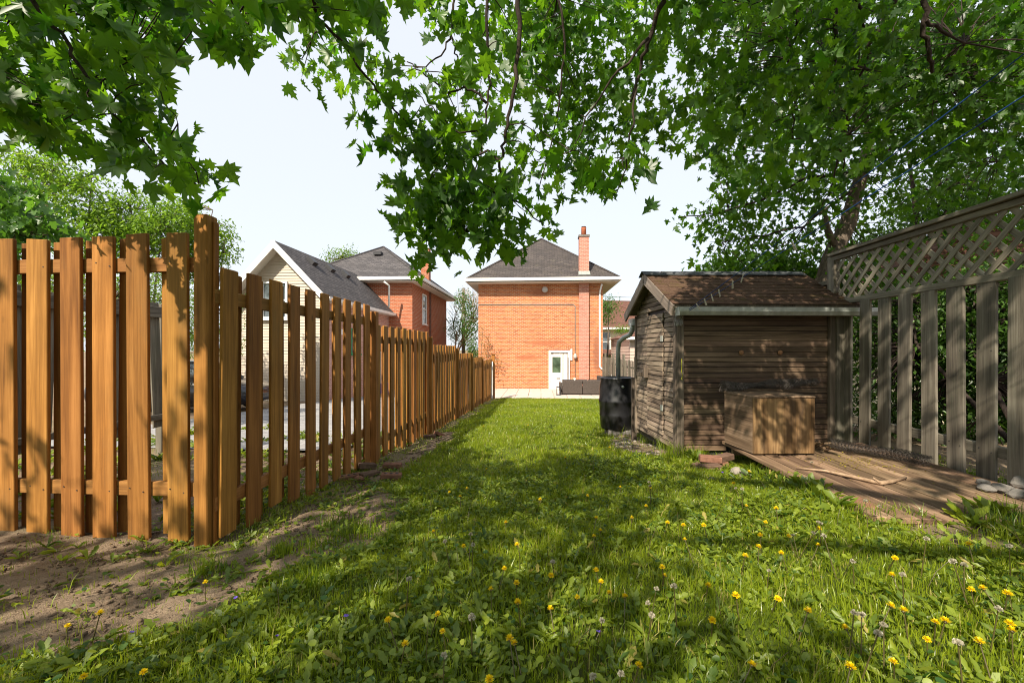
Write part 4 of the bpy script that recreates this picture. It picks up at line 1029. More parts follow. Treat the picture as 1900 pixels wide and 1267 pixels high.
m.tube([(lx_-.05, 20, -.56), (lx_, 20, -.49), (lx_+.05, 20, -.56)], .01, 5); m.build('frame', M_DARK, ln)
m = MB(); m.lathe((lx_, 20, -.95), [(.045, 0), (.045, .18), (.01, .19)], 10); m.build('candle', M_WHITE, ln)

# ------------------------------------------------------------------ parked car seen through the pickets
def make_car(px, py, pz, rz):
    M = Matrix.Translation((px, py, pz)) @ Matrix.Rotation(rz, 4, 'Z')
    t = thing('parked_car', 'dark parked car seen through the gaps of the cedar fence', 'car', (px, py, pz))
    def loft(secs, name, mat, par):
        m = MB(); vs = []; n = len(secs[0][1])
        for x, ring in secs: vs += [M @ Vector((x, yy, zz)) for yy, zz in ring]
        fs = [(i*n+j, i*n+(j+1) % n, (i+1)*n+(j+1) % n, (i+1)*n+j) for i in range(len(secs)-1) for j in range(n)]
        fs += [tuple(range(n-1, -1, -1)), tuple((len(secs)-1)*n+j for j in range(n))]
        m.add(vs, fs, True); return m.build(name, mat, par)
    def ring(w, z0, z1): return [(-w*.92, z0), (w*.92, z0), (w, z0+(z1-z0)*.45), (w*.97, z1-.05), (w*.86, z1), (-w*.86, z1), (-w*.97, z1-.05), (-w, z0+(z1-z0)*.45)]
    body = loft([(-2.2, ring(.72, .38, .72)), (-2.05, ring(.84, .28, .84)), (-1.2, ring(.88, .22, .95)), (0, ring(.89, .2, .96)), (1.0, ring(.89, .22, .94)), (1.7, ring(.86, .24, .84)), (2.1, ring(.8, .28, .74)), (2.22, ring(.68, .38, .66))], 'body', M_CARPAINT, t)
    def cab(w0, z0, w1, z1): return [(-w0, z0), (w0, z0), (w1, z1), (-w1, z1)]
    g = loft([(-1.9, cab(.76, .90, .74, .93)), (-1.25, cab(.80, .92, .62, 1.36)), (-.3, cab(.80, .92, .64, 1.43)), (.35, cab(.80, .92, .63, 1.40)), (1.15, cab(.78, .91, .74, .95))], 'cabin_glass', M_GLASS, t)
    loft([(-1.3, cab(.63, 1.345, .58, 1.37)), (-.3, cab(.65, 1.42, .58, 1.46)), (.38, cab(.64, 1.39, .58, 1.42))], 'roof', M_CARPAINT, t)
    for s in (-1, 1):
        m = MB()
        for x0, x1 in ((-1.9, -1.25), (.35, 1.15)): m.tube([M @ Vector((x0, s*.76, .92) if x0 < 0 else (x0, s*.64, 1.40)), M @ Vector((x1, s*.63, 1.37) if x0 < 0 else (x1, s*.76, .93))], .035, 5)
        m.tube([M @ Vector((-.35, s*.81, .92)), M @ Vector((-.35, s*.65, 1.42))], .04, 5); m.build('pillar', M_CARPAINT, t)
        for x in (-1.35, 1.38):
            m = MB(); m.lathe(M @ Vector((x, s*.78, .31)), [(.31, -.1), (.33, -.07), (.33, .07), (.31, .1), (.2, .1), (.2, .06)], 20, M=Matrix.Rotation(rz, 3, 'Z') @ Matrix.Rotation(R(90)*-s, 3, 'X')); wh = m.build('wheel', M_TYRE, t)
            m = MB(); m.lathe(M @ Vector((x, s*.80, .31)), [(.2, .05), (.2, .075), (.06, .085), (.03, .1)], 12, M=Matrix.Rotation(rz, 3, 'Z') @ Matrix.Rotation(R(90)*-s, 3, 'X')); m.build('rim', M_GALV, wh)
        m = MB(); m.box(M @ Vector((2.1, s*.6, .62)), (.12, .3, .12), Matrix.Rotation(rz, 3, 'Z')); m.build('headlight', M_LAMP, t)
        m = MB(); m.box(M @ Vector((.75, s*.95, .98)), (.12, .16, .12), Matrix.Rotation(rz, 3, 'Z')); m.build('mirror', M_CARPAINT, t)
make_car(-10.2, 11.6, float(G(-10, 11.6)), R(8))
# ------------------------------------------------------------------ leaves
def leaf_shape(H, fold=.22, droop=.22, cy=.28):
    out = [(0, 0)]+list(H)+[(-x, y) for x, y in H[::-1][1:]]
    pts = np.array([(0, cy)]+out, float)
    z = fold*np.abs(pts[:, 0])-droop*pts[:, 1]**2
    n = len(out); rr = np.hypot(pts[1:, 0], pts[1:, 1]-cy)
    for i in range(n):
        if rr[i] > max(rr[i-1], rr[(i+1) % n]): z[1+i] += .045
        elif rr[i] < min(rr[i-1], rr[(i+1) % n]): z[1+i] -= .075
    F = np.array([(0, 1+i, 1+(i+1) % n) for i in range(n)])
    return np.column_stack([pts, z]), F
MAPLE_HI = leaf_shape([(.06, -.02), (.33, -.13), (.27, .07), (.52, .13), (.43, .26), (.66, .47), (.45, .45), (.46, .60), (.23, .46), (.19, .62), (.29, .74), (.12, .76), (0, 1.05)])
MAPLE_LO = leaf_shape([(.32, -.10), (.28, .10), (.64, .46), (.24, .45), (.26, .72), (0, 1.03)])
OVAL = (np.array([(0, 0, 0), (.22, .35, .04), (0, 1, -.15), (-.22, .35, .04)], float), np.array([(0, 1, 2), (0, 2, 3)]))
ROUND = (np.array([(0, .5, -.05), (0, 0, 0), (.4, .1, .05), (.52, .5, .06), (.3, .9, 0), (0, 1.02, -.06), (-.3, .9, 0), (-.52, .5, .06), (-.4, .1, .05)], float), np.array([(0, i, i+1) for i in range(1, 8)]+[(0, 8, 1)]))
def unit(a): return a/np.maximum(np.linalg.norm(a, axis=-1, keepdims=True), 1e-9)
def frames(n, T, N):
    T = unit(T); N = N-(N*T).sum(-1, keepdims=True)*T; N = unit(N); X = np.cross(T, N); return X, T, N
def inst(shape, pos, X, T, N, size):
    bv, bf = shape
    n = len(pos); kx = rng.uniform(.78, 1.1, (n, 1, 1)); kz = rng.uniform(-.5, 2.6, (n, 1, 1)); sk = rng.normal(0, .12, (n, 1, 1))
    bx = bv[None, :, 0:1]*kx+sk*bv[None, :, 1:2]**2
    V = pos[:, None]+size[:, None, None]*(bx*X[:, None]+bv[None, :, 1:2]*T[:, None]+(kz*bv[None, :, 2:3]+.25*kz*bx*bx*sk)*N[:, None])
    F = bf[None]+(np.arange(len(pos))*len(bv))[:, None, None]
    return V.reshape(-1, 3), F.reshape(-1, 3)
def joined(name, shape, pos, X, T, N, size, var, mat, parent, stuff=True):
    V, F = inst(shape, pos, X, T, N, size)
    o = npmesh(name, V, F, mat, parent, np.repeat(var, len(shape[0])))
    if stuff: tag(o, kind='stuff')
    return o
def px2w(u, v, d):
    lat = (u-950)/FPX*d
    return np.stack([lat*CT-d*ST, lat*ST+d*CT, CAMZ+(HZ-v)/FPX*d], -1)
def uvd(p):
    d = -p[:, 0]*ST+p[:, 1]*CT; lat = p[:, 0]*CT+p[:, 1]*ST
    dd = np.where(np.abs(d) < 1e-3, 1e-3, d)
    return 950+FPX*lat/dd, HZ-FPX*(p[:, 2]-CAMZ)/dd, d
def in_poly_px(poly, n, dfun):
    a = np.array(poly, float); lo, hi = a.min(0), a.max(0); out = np.zeros((0, 2))
    while len(out) < n:
        q = lo+rng.random((n*3, 2))*(hi-lo); out = np.vstack([out, q[pip(q[:, 0], q[:, 1], poly)]])
    out = out[:n]; d = dfun(out[:, 0], out[:, 1])
    return px2w(out[:, 0], out[:, 1], d)
def spray(centers, per, spread, size, down=.7, cvar=None):
    """leaves hung round each twig end"""
    n = len(centers); k = per
    c = np.repeat(centers, k, 0); m = len(c)
    pos = c+np.clip(rng.normal(0, 1, (m, 3)), -1.5, 1.5)*np.array([spread, spread, spread*.6])
    az = rng.uniform(0, 2*np.pi, m)
    T = np.stack([np.cos(az), np.sin(az), -down-rng.random(m)*.6], -1)+rng.normal(0, .2, (m, 3))
    N = np.stack([rng.normal(0, .45, m), rng.normal(0, .45, m), np.ones(m)], -1)
    X, T, N = frames(m, T, N)
    s = size*rng.uniform(.55, 1.2, m)
    cv = rng.random(n) if cvar is None else cvar
    var = np.clip(.55*np.repeat(cv, k)+.45*rng.random(m), 0, 1)
    return pos, X, T, N, s, var
def cat(L): return [np.concatenate(q) for q in zip(*L)]
def take(q, i): return [a[i] for a in q]

def big_and_rest(tree, q, shape, lo, mat, nbig=300):
    pos, X, T, N, s, var = q
    u, v, d = uvd(pos)
    vis = (d > .4) & (u > -20) & (u < 1920) & (v > -20) & (v < 1290)
    score = np.where(vis, s/np.maximum(d, .3), 0); order = np.argsort(-score)[:nbig]
    big = np.zeros(len(pos), bool); big[order] = True; big &= vis
    meshes = [npmesh('leaf', shape[0]*np.array([.8+.1*k, 1, k]), shape[1], mat, None, np.full(len(shape[0]), vv), False) for vv in (.1, .35, .6, .85) for k in (-.3, .9, 2.4)]
    for i in np.nonzero(big)[0]:
        M = Matrix(((X[i, 0]*s[i], T[i, 0]*s[i], N[i, 0]*s[i], pos[i, 0]), (X[i, 1]*s[i], T[i, 1]*s[i], N[i, 1]*s[i], pos[i, 1]), (X[i, 2]*s[i], T[i, 2]*s[i], N[i, 2]*s[i], pos[i, 2]), (0, 0, 0, 1)))
        put('leaf', meshes[min(3, int(var[i]*4))*3+i % 3], tree, M)
    r = ~big
    near = r & vis & (d < 5)
    far = r & ~near
    V1, F1 = inst(shape, *take([pos, X, T, N, s], near)); V2, F2 = inst(lo, *take([pos, X, T, N, s], far))
    vr = np.concatenate([np.repeat(var[near], len(shape[0])), np.repeat(var[far], len(lo[0]))])
    tag(npmesh('foliage', np.vstack([V1, V2]), np.vstack([F1, F2+len(V1)]), mat, tree, vr), kind='stuff')
def bough(tree, pts, r0, r1, mat, wig=.02, name='branch'):
    pts = [Vector(p) for p in pts]; out = []
    for i in range(len(pts)-1):
        for t in np.linspace(0, 1, 5)[:-1]: out.append(pts[i].lerp(pts[i+1], t)+Vector((random.uniform(-wig, wig), random.uniform(-wig, wig), random.uniform(-wig, wig))))
    out.append(pts[-1]); n = len(out)
    m = MB(); m.tube(out, [r0+(r1-r0)*(i/(n-1))**.8 for i in range(n)], 6); m.build(name, mat, tree)
    return out
def twigs(tree, centers, bones, mat, maxd=1.0, r=.003):
    B = np.array([tuple(b) for b in bones]); m = MB()
    for c in centers:
        dd = np.linalg.norm(B-c, axis=1); j = int(dd.argmin())
        if dd[j] > maxd: continue
        a = Vector(B[j]); b = Vector(c); mid = a.lerp(b, .5)+Vector((random.uniform(-.05, .05), random.uniform(-.05, .05), .05*random.random()))
        m.tube([a, a.lerp(mid, .6), mid.lerp(b, .5), b], [r*1.6, r*1.3, r, r*.6], 4, False)
    if m.v: tag(m.build('twigs', mat, tree), kind='stuff')

# ------------------------------------------------------------------ the big maple overhead
maple = thing('maple_tree', 'large maple whose leafy boughs hang over the lawn from above the camera', 'tree', (2.9, -3.0, .2))
m = MB(); m.tube([(2.9, -3.0, -.1), (2.85, -2.95, 1.2), (2.8, -2.9, 2.6), (2.6, -2.8, 4.0), (2.3, -2.7, 5.6), (2.1, -2.6, 7.2)], [.34, .25, .22, .20, .15, .08], 14); m.build('trunk', M_BARK, maple)
bones = []
limbL = bough(maple, [(2.65, -2.8, 3.7), (1.0, -2.0, 5.0), (-.9, -.9, 5.1), (-1.75, .4, 4.6), (-1.75, 1.2, 4.1)], .10, .03, M_BARK)
limbC = bough(maple, [(2.5, -2.8, 4.4), (1.2, -1.2, 5.3), (.3, .6, 5.3), (.3, 2.1, 4.9)], .10, .04, M_BARK)
limbR = bough(maple, [(2.45, -2.7, 4.8), (2.2, -.8, 5.6), (1.7, 1.2, 5.6), (1.6, 2.4, 5.2)], .10, .04, M_BARK)
bough(maple, [(2.4, -2.7, 5.0), (.4, -3.2, 5.8), (-2.4, -3.0, 6.0)], .09, .03, M_BARK)
def pxb(lst, d0, d1): 
    n = len(lst); return [P(u, v, d0+(d1-d0)*i/(n-1)) for i, (u, v) in enumerate(lst)]
def B(start, lst, d0, d1, r0, r1, wig=.012):
    pts = ([start] if start is not None else [])+pxb(lst, d0, d1)
    o = bough(maple, pts, r0, r1, M_TWIG, wig); bones.extend(o); return o
B(limbC[-1], [(965, -40), (962, 60), (960, 130), (948, 200), (935, 262), (928, 300), (925, 340), (905, 390), (870, 430)], 2.2, 2.5, .016, .005)
B(P(928, 300, 2.4), [(905, 280), (860, 300), (820, 305)], 2.4, 2.4, .009, .003)
B(P(926, 330, 2.42), [(950, 365), (985, 400), (1010, 420)], 2.4, 2.6, .007, .003)
B(limbC[-3], [(905, -40), (906, 50), (910, 120), (905, 190), (900, 260), (880, 330)], 2.3, 2.5, .012, .004)
B(P(905, 190, 2.38), [(870, 165), (830, 168), (790, 140), (755, 115)], 2.4, 2.4, .008, .003)
B(P(900, 240, 2.4), [(850, 245), (800, 200), (760, 160)], 2.4, 2.4, .006, .002)
B(limbL[-2], [(570, -40), (590, 28), (640, 85), (690, 160), (735, 205), (770, 250)], 1.8, 2.3, .011, .004)
B(P(590, 30, 2.05), [(580, 80), (560, 110)], 2.05, 2.0, .005, .002)
B(limbC[-5], [(848, -40), (838, 60), (828, 92), (790, 125)], 2.9, 2.8, .012, .004); B(P(836, 70, 2.9), [(845, 95), (850, 125)], 2.9, 2.95, .008, .004)
B(limbR[-1], [(1245, -40), (1225, 20), (1205, 72), (1190, 115), (1170, 190)], 2.3, 2.6, .022, .008)
B(P(1205, 72, 2.4), [(1150, 130), (1100, 200), (1060, 280)], 2.4, 2.6, .010, .003)
B(P(1180, 150, 2.5), [(1175, 230), (1160, 310), (1140, 370)], 2.5, 2.8, .008, .003)
B(limbC[-2], [(1030, -40), (1050, 80), (1040, 180), (1020, 270), (1000, 350)], 3.1, 3.5, .012, .004)
B(limbL[-1], [(20, -60), (60, 0), (110, 60), (165, 150), (215, 210), (270, 265), (310, 310), (370, 345)], 1.65, 2.1, .012, .003)
B(P(165, 145, 2.1), [(162, 180), (145, 205)], 2.1, 2.1, .005, .002)
B(P(60, 0, 1.95), [(150, 60), (230, 110), (290, 150), (330, 230)], 1.95, 2.2, .007, .002)
B(limbL[-3], [(330, -60), (380, 0), (440, 30)], 1.6, 1.6, .008, .003)
POLY_L = [(-90, -90), (345, -90), (325, 20), (275, 85), (292, 170), (322, 215), (342, 262), (375, 325), (388, 352), (368, 360), (330, 330), (255, 305), (190, 272), (90, 248), (-90, 245)]
POLY_T = [(320, -90), (760, -90), (735, 5), (690, 10), (640, 25), (590, 35), (530, 30), (470, 60), (430, 45), (380, 35), (340, 10)]
POLY_C = [(530, 75), (600, 40), (690, 55), (730, 95), (770, 140), (800, 135), (860, 115), (890, -90), (1240, -90), (1235, 60), (1212, 150), (1222, 245), (1190, 262), (1186, 325), (1200, 360), (1170, 372), (1135, 395), (1110, 375), (1058, 330), (1012, 352), (1022, 412), (990, 445), (940, 425), (900, 445), (868, 415), (848, 495), (826, 500), (802, 462), (778, 445), (762, 390), (770, 330), (745, 315), (716, 280), (706, 235), (645, 175), (565, 150), (535, 140)]
POLY_G = [(748, -90), (900, -90), (880, 30), (820, 22), (770, 12)]
cL = in_poly_px(POLY_L, 120, lambda u, v: rng.uniform(1.75, 2.9, len(u)))
cT = in_poly_px(POLY_T, 26, lambda u, v: rng.uniform(1.35, 2.2, len(u)))
cT2 = in_poly_px([(330, -90), (470, -90), (470, 45), (430, 40), (375, 35), (345, 5)], 3, lambda u, v: rng.uniform(1.1, 1.3, len(u)))
cC = in_poly_px(POLY_C, 430, lambda u, v: 2.35+2.3*rng.random(len(u))**.7)
cC2 = in_poly_px([(960, 40), (1215, -60), (1205, 250), (1180, 320), (1050, 320), (960, 230)], 150, lambda u, v: rng.uniform(2.4, 4.2, len(u)))
cG = in_poly_px(POLY_G, 26, lambda u, v: rng.uniform(2.4, 3.6, len(u)))
# the rest of the crown, unseen over and behind the camera, added for shade: gaps where the photograph shows sunlight on the ground
sd = np.array(SUN_DIR)
LIT = []
def lit(p, r): LIT.append((np.array(p), r))
for u, v, r in ((1340, 865, .26), (1430, 900, .24), (1450, 960, .28), (1540, 1000, .28), (1640, 1050, .26), (1730, 1110, .26), (1830, 1150, .24), (1330, 930, .16), (1230, 838, .3), (1180, 850, .3), (1280, 800, .3),
                (1000, 842, .45), (1080, 838, .4), (920, 838, .35), (1400, 1010, .2), (1560, 1090, .2), (1680, 990, .2), (1700, 1170, .15), (1220, 1000, .08), (1250, 1140, .07), (300, 1135, .05)): lit(PG(u, v), r)
for y in np.arange(6.2, 13, .6):
    for x in np.arange(-1.4, 1.5, .6): lit((x, y, float(G(x, y))), .6)
for u, v, r in ((1560, 850, .12), (1600, 930, .13), (1690, 925, .13), (1500, 905, .10), (1640, 905, .09), (1620, 860, .1), (1750, 930, .1)): lit(onDeck(u, v), r)
for u, v, r in ((1475, 790, .07), (1465, 740, .05), (1420, 745, .05)): lit(P(u, v, 3.9), r)
lit(P(1450, 690, 4.7), .08); lit(P(1530, 810, 4.5), .1)
for u, v, r in ((15, 640, .12), (15, 820, .10), (90, 760, .13), (150, 830, .11), (190, 620, .08), (205, 850, .12), (262, 770, .10), (250, 690, .07), (320, 950, .07), (312, 480, .06), (80, 470, .09), (380, 450, .1), (372, 660, .03), (330, 660, .03), (210, 720, .07), (100, 560, .06), (310, 560, .05)): lit(P(u, v, 2.66), r)
for u, v, r in ((1850, 700, .12), (1760, 760, .10), (1700, 800, .08), (1880, 620, .1)): lit((RX, PX(u, RX), CAMZ-(v-HZ)/FPX*(-RX*ST+PX(u, RX)*CT)), r)
lit(S(0, .5, 1.5), .35); lit(S(0, .6, .8), .35); lit(S(0, .5, .2), .25)
cX = rng.uniform([-8, -8, 3.3], [3.2, 2.6, 6.8], (5200, 3)); 
uu, vv, dd = uvd(cX)
ok = ~((dd > .05) & (uu > -260) & (uu < 2150) & (vv > -230)) & (np.linalg.norm((cX-np.array([-.6, -2.2, 4.8]))/np.array([6.5, 5.4, 2.6]), axis=1) < 1)
for p, r in LIT:
    dv = cX-p; along = dv@sd; perp = np.linalg.norm(dv-along[:, None]*sd, axis=1); ok &= ~((perp < r+.20) & (along < 0))
cX = cX[ok]; cX = cX[:1250]
def shades(C_, pad=.16):
    s_ = np.zeros(len(C_), bool)
    for p, r in LIT:
        dv = C_-p; al = dv@sd; s_ |= (np.linalg.norm(dv-al[:, None]*sd, axis=1) < r+pad) & (al < 0)
    return s_
for k in range(8):                                       # boughs hang where they leave the sunlit lawn free
    bad = shades(cC)
    if not bad.any(): break
    u_, v_, d_ = uvd(cC[bad]); cC[bad] = px2w(u_, v_, rng.uniform(2.2, 4.8, len(u_)))
def clear_of_lines(C_):
    u_, v_, d_ = uvd(C_); k = np.ones(len(C_), bool)
    for L_ in lines:
        q_ = np.array([UV(p) for p in L_[:12]]); vl = np.interp(u_, q_[:, 0], q_[:, 1]); dl = np.interp(u_, q_[:, 0], q_[:, 2]); k &= ~((np.abs(v_-vl) < 42) & (d_ < dl+.25) & (u_ > 1250))
    return C_[k]
LITALL = LIT; LIT = [q_ for q_ in LITALL if q_[1] in (.35, .25) and q_[0][0] > 1.2]      # leaf clusters cleared so sun reaches the shed's gable side
cC = cC[~shades(cC, .12)]; cC2 = cC2[~shades(cC2, .12)]; LIT = LITALL
bad = shades(cC, .05); cC = cC[~bad | (rng.random(len(cC)) < .3)]
cC2 = cC2[~shades(cC2, .05) | (rng.random(len(cC2)) < .35)]
cS = np.array([tuple(S(random.uniform(0, 1.8), 0, random.uniform(.35, 1.6))) for k in range(500)]+[tuple(Bx(random.uniform(0, BW), random.uniform(0, BD), random.uniform(.1, BH))) for k in range(260)]+[tuple(S(random.uniform(-.1, 1.9), random.uniform(-.1, .7), 1.9)) for k in range(200)]+[(random.uniform(2, 3.4), random.uniform(2.6, 4.4), DZ) for k in range(300)])
cS = cS-sd*rng.uniform(2.4, 5.2, (len(cS), 1))  # extra leaf clusters added up the sun rays to shade shed, box and deck
u_, v_, d_ = uvd(cS); cS = cS[(d_ > 1.5) & ((d_ > 2.7) | (v_ < -120)) & (pip(u_, v_, POLY_C) | pip(u_, v_, [(1275, 235), (1262, 180), (1235, -90), (2050, -90), (2050, 300), (1700, 330), (1340, 340)]) | (v_ < -120))]
cS = cS[~shades(cS, .03)]
cS = cS[rng.permutation(len(cS))][:300]
q = cat([spray(cL, 8, .11, .108), spray(cT, 7, .10, .105), spray(cT2, 3, .05, .115), spray(cC, 8, .13, .102), spray(cC2, 8, .13, .10, cvar=rng.random(len(cC2))*.35), spray(cG, 7, .12, .11), spray(cX, 9, .2, .15), spray(clear_of_lines(cS), 8, .13, .095)])
big_and_rest(maple, q, MAPLE_HI, MAPLE_LO, M_MAPLE)
twigs(maple, np.vstack([cL, cT, cC, cC2]), bones, M_TWIG, .9, .0022)

# ------------------------------------------------------------------ maple behind the right fence
tr = P(1560, 500, 6.6)
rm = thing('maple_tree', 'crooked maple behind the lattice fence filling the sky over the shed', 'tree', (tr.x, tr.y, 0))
bonesR = []
tp_ = pxb([(1528, 640), (1530, 520), (1545, 470), (1572, 420), (1585, 370), (1600, 320), (1615, 250)], 6.7, 7.2)
tp_[0].z = -.1
m = MB(); m.tube(tp_, [.15, .13, .125, .12, .105, .09, .07], 10); m.build('trunk', M_BARK, rm); bonesR += tp_[3:]
def BR_(lst, d0, d1, r0, r1, wig=.02):
    o = bough(rm, pxb(lst, d0, d1), r0, r1, M_TWIG, wig); bonesR.extend(o)
m = MB(); m.tube(pxb([(1548, 455), (1535, 425), (1532, 400)], 6.75, 6.7), [.06, .045, .03], 8); m.build('branch', M_BARK, rm)
for lst, d0, d1, r0, r1 in (
    ([(1615, 250), (1600, 180), (1650, 60), (1665, -40)], 7.2, 5.0, .06, .02), ([(1565, -40), (1548, 40), (1545, 110), (1560, 128), (1612, 131)], 3.3, 3.5, .019, .010),
    ([(1668, -20), (1620, 72), (1600, 130), (1577, 205), (1558, 270), (1565, 312)], 3.3, 4.2, .017, .007), ([(1585, -20), (1605, 50), (1655, 72)], 3.3, 3.5, .014, .006),
    ([(1718, -20), (1720, 60), (1724, 110), (1730, 135)], 3.1, 3.3, .022, .012), ([(1720, 40), (1752, 55), (1790, 80)], 3.15, 3.4, .016, .008),
    ([(1480, -20), (1476, 60), (1466, 110), (1474, 190), (1470, 260)], 3.4, 4.0, .014, .005), ([(1530, 80), (1520, 150), (1535, 200), (1575, 250)], 3.6, 4.4, .010, .004),
    ([(1560, 280), (1550, 330), (1520, 390), (1470, 440)], 4.4, 6.2, .010, .004), ([(1600, 320), (1500, 330), (1420, 370), (1330, 395), (1260, 405)], 7.0, 6.3, .03, .006),
    ([(1590, 350), (1490, 420), (1400, 440), (1340, 450)], 7.0, 6.6, .025, .006), ([(1740, 140), (1790, 190), (1830, 260), (1850, 300)], 4.6, 6.5, .012, .005),
    ([(1600, 300), (1700, 250), (1800, 240), (1900, 200)], 7.1, 7.5, .03, .008), ([(1400, -20), (1380, 100), (1330, 200), (1300, 260)], 4.8, 5.2, .012, .004), ([(1450, 200), (1420, 260), (1385, 300)], 5.2, 5.6, .006, .003)):
    BR_(lst, d0, d1, r0, r1)
POLY_R = [(1275, 235), (1262, 180), (1258, 60), (1235, -90), (2050, -90), (2050, 560), (1640, 560), (1560, 520), (1320, 500), (1312, 465), (1285, 420), (1240, 405), (1265, 388), (1338, 350), (1325, 312)]
def dR(u, v):
    lo = np.where(v < 300, 3.9, 6.3); lo = np.where((u > 1500) & (v > 250), 6.6, lo); hi = np.where(v < 250, 7.5, 8.5)
    return lo+(hi-lo)*rng.random(len(u))
cR = in_poly_px(POLY_R, 1350, dR)
cR2 = in_poly_px([(1380, 200), (1700, 60), (2050, 20), (2050, 330), (1700, 300), (1450, 420), (1320, 430)], 420, lambda u, v: np.where(v < 300, rng.uniform(4.5, 7, len(u)), rng.uniform(6.5, 8, len(u))))
cRt = in_poly_px([(1235, -90), (2050, -90), (2050, 110), (1640, 170), (1300, 160)], 160, lambda u, v: rng.uniform(3.2, 4.6, len(u)))
# crown above the frame
cRu = rng.uniform([2.5, 2.5, 6.2], [9.5, 9.5, 9.5], (420, 3)); uu, vv, dd = uvd(cRu); cRu = cRu[(vv < -120)]
cR, cR2, cRt = clear_of_lines(cR), clear_of_lines(cR2), clear_of_lines(cRt)
q = cat([spray(cR, 9, .2, .105), spray(cR2, 9, .2, .10, cvar=rng.random(len(cR2))*.3), spray(cRt, 8, .14, .09), spray(cRu, 7, .28, .17)])
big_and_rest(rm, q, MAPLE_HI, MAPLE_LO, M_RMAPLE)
twigs(rm, np.vstack([cR, cRt]), bonesR, M_TWIG, .9, .004)

# ------------------------------------------------------------------ other trees and shrubs
def leafy(name, label, catg, base, stems, lobes, nclu, per, size, mat, shape=OVAL, spread=.3, group=None, barkm=M_BARK, shell=.45, down=.3, stem_r=.05, hang=None):
    """lobes: (u,v,d,ru,rv) measured ellipses with real depth"""
    t = thing(name, label, catg, base, group)
    bones = []
    for k, st in enumerate(stems):
        pts = [Vector(base)]+[P(*s_) for s_ in st]; n = len(pts)
        m = MB(); m.tube(pts, [stem_r*(1-.8*i/(n-1)) for i in range(n)], 7); m.build('trunk' if len(stems) == 1 else 'stem', barkm, t)
        for i in range(n-1): bones += [pts[i].lerp(pts[i+1], f) for f in np.linspace(0, 1, 4)]
    area = np.array([l[3]*l[4] for l in lobes], float); cnt = np.maximum((nclu*area/area.sum()).astype(int), 1)
    C_ = []
    for (u, v, d, ru, rv), c in zip(lobes, cnt):
        ce = np.array(P(u, v, d)); rad = np.array([ru*d/FPX, (ru*.5+rv*.5)*d/FPX*.9, rv*d/FPX])
        x = unit(rng.normal(0, 1, (c, 3)))*(shell+(1-shell)*rng.random((c, 1)))
        C_.append(ce+x*rad)
    C_ = np.vstack(C_)
    q = spray(C_, per, spread, size, down)
    joined('crown', shape, *q, mat, t)
    if bones: twigs(t, C_[::3], bones, barkm, 1.6, stem_r*.08+.003)
    return t
def gb(u, v, d): p = P(u, v, d); p.z = float(G(p.x, p.y))-.05; return p
leafy('young_maple', 'low maple with broad drooping leaves at the far left above the fence', 'tree', gb(-20, 700, 6.5), [[(0, 560, 6.5), (20, 440, 6.5), (30, 370, 6.6)]],
      [(20, 385, 6.5, 85, 50), (60, 430, 6.4, 75, 40), (-60, 420, 6.6, 90, 80), (0, 350, 6.8, 60, 30)], 230, 7, .125, M_MIDLEAF, MAPLE_LO, .16, down=.9)
leafy('pale_tree', 'feathery pale green tree with upright stems behind the left fence', 'tree', gb(130, 700, 10.5), [[(120, 560, 10.5), (110, 420, 10.5), (95, 310, 10.6)], [(150, 550, 10.5), (165, 400, 10.6), (170, 330, 10.6)]],
      [(90, 330, 10.5, 80, 50), (160, 370, 10.5, 50, 60), (60, 300, 10.8, 50, 30), (170, 440, 10.4, 60, 60), (40, 400, 10.8, 60, 60)], 420, 16, .13, M_PALE, OVAL, .17)
leafy('pale_tree', 'bushy yellow-green tree between the feathery tree and the corner post', 'tree', gb(270, 700, 11), [[(265, 560, 11), (250, 440, 11), (240, 360, 11)], [(285, 560, 11), (300, 430, 11)]],
      [(245, 400, 11, 55, 50), (290, 430, 10.8, 50, 45), (230, 450, 11, 70, 50), (320, 410, 11.2, 35, 40)], 420, 16, .12, M_PALE, OVAL, .16)
leafy('pale_tree', 'light green tree rising behind the tall corner post of the fence', 'tree', gb(390, 700, 12), [[(385, 560, 12), (380, 450, 12), (395, 390, 12)], [(400, 560, 12), (415, 470, 12)]],
      [(340, 400, 12, 35, 35), (370, 440, 12, 45, 45), (415, 450, 12, 22, 40), (350, 490, 12, 60, 40)], 420, 14, .12, M_PALE, OVAL, .15)
leafy('shrub', 'dense green shrub behind the gaps of the left fence', 'shrub', gb(200, 760, 8.8), [[(210, 650, 8.8), (205, 560, 8.8)]], [(110, 560, 9.2, 110, 90), (260, 560, 9.0, 90, 85), (330, 600, 9.5, 60, 60), (40, 520, 9, 80, 60)], 1100, 10, .085, M_PALE, OVAL, .2)
leafy('shrub', 'green leafy shrub behind the corner post beside the beige gable', 'shrub', gb(420, 760, 13), [[(420, 680, 13), (415, 580, 13)]], [(400, 570, 13, 45, 60), (430, 620, 13, 25, 50), (370, 640, 13, 40, 60)], 360, 9, .08, M_PALE, OVAL, .2)
leafy('garden_tree', 'small round green treetop rising behind the charcoal roofs', 'tree', gb(628, 700, 34), [[(630, 560, 34), (630, 480, 34)]], [(630, 478, 34, 26, 20), (650, 470, 34, 14, 12), (612, 488, 34, 14, 10)], 120, 10, .2, M_PALE, OVAL, .35, stem_r=.15)
leafy('garden_tree', 'green tree showing beyond the right corner of the orange brick house', 'tree', gb(1125, 700, 36), [[(1128, 640, 36), (1130, 575, 36)]], [(1128, 570, 36, 20, 24), (1118, 590, 36, 16, 16)], 130, 10, .2, M_MIDLEAF, OVAL, .35, stem_r=.12)
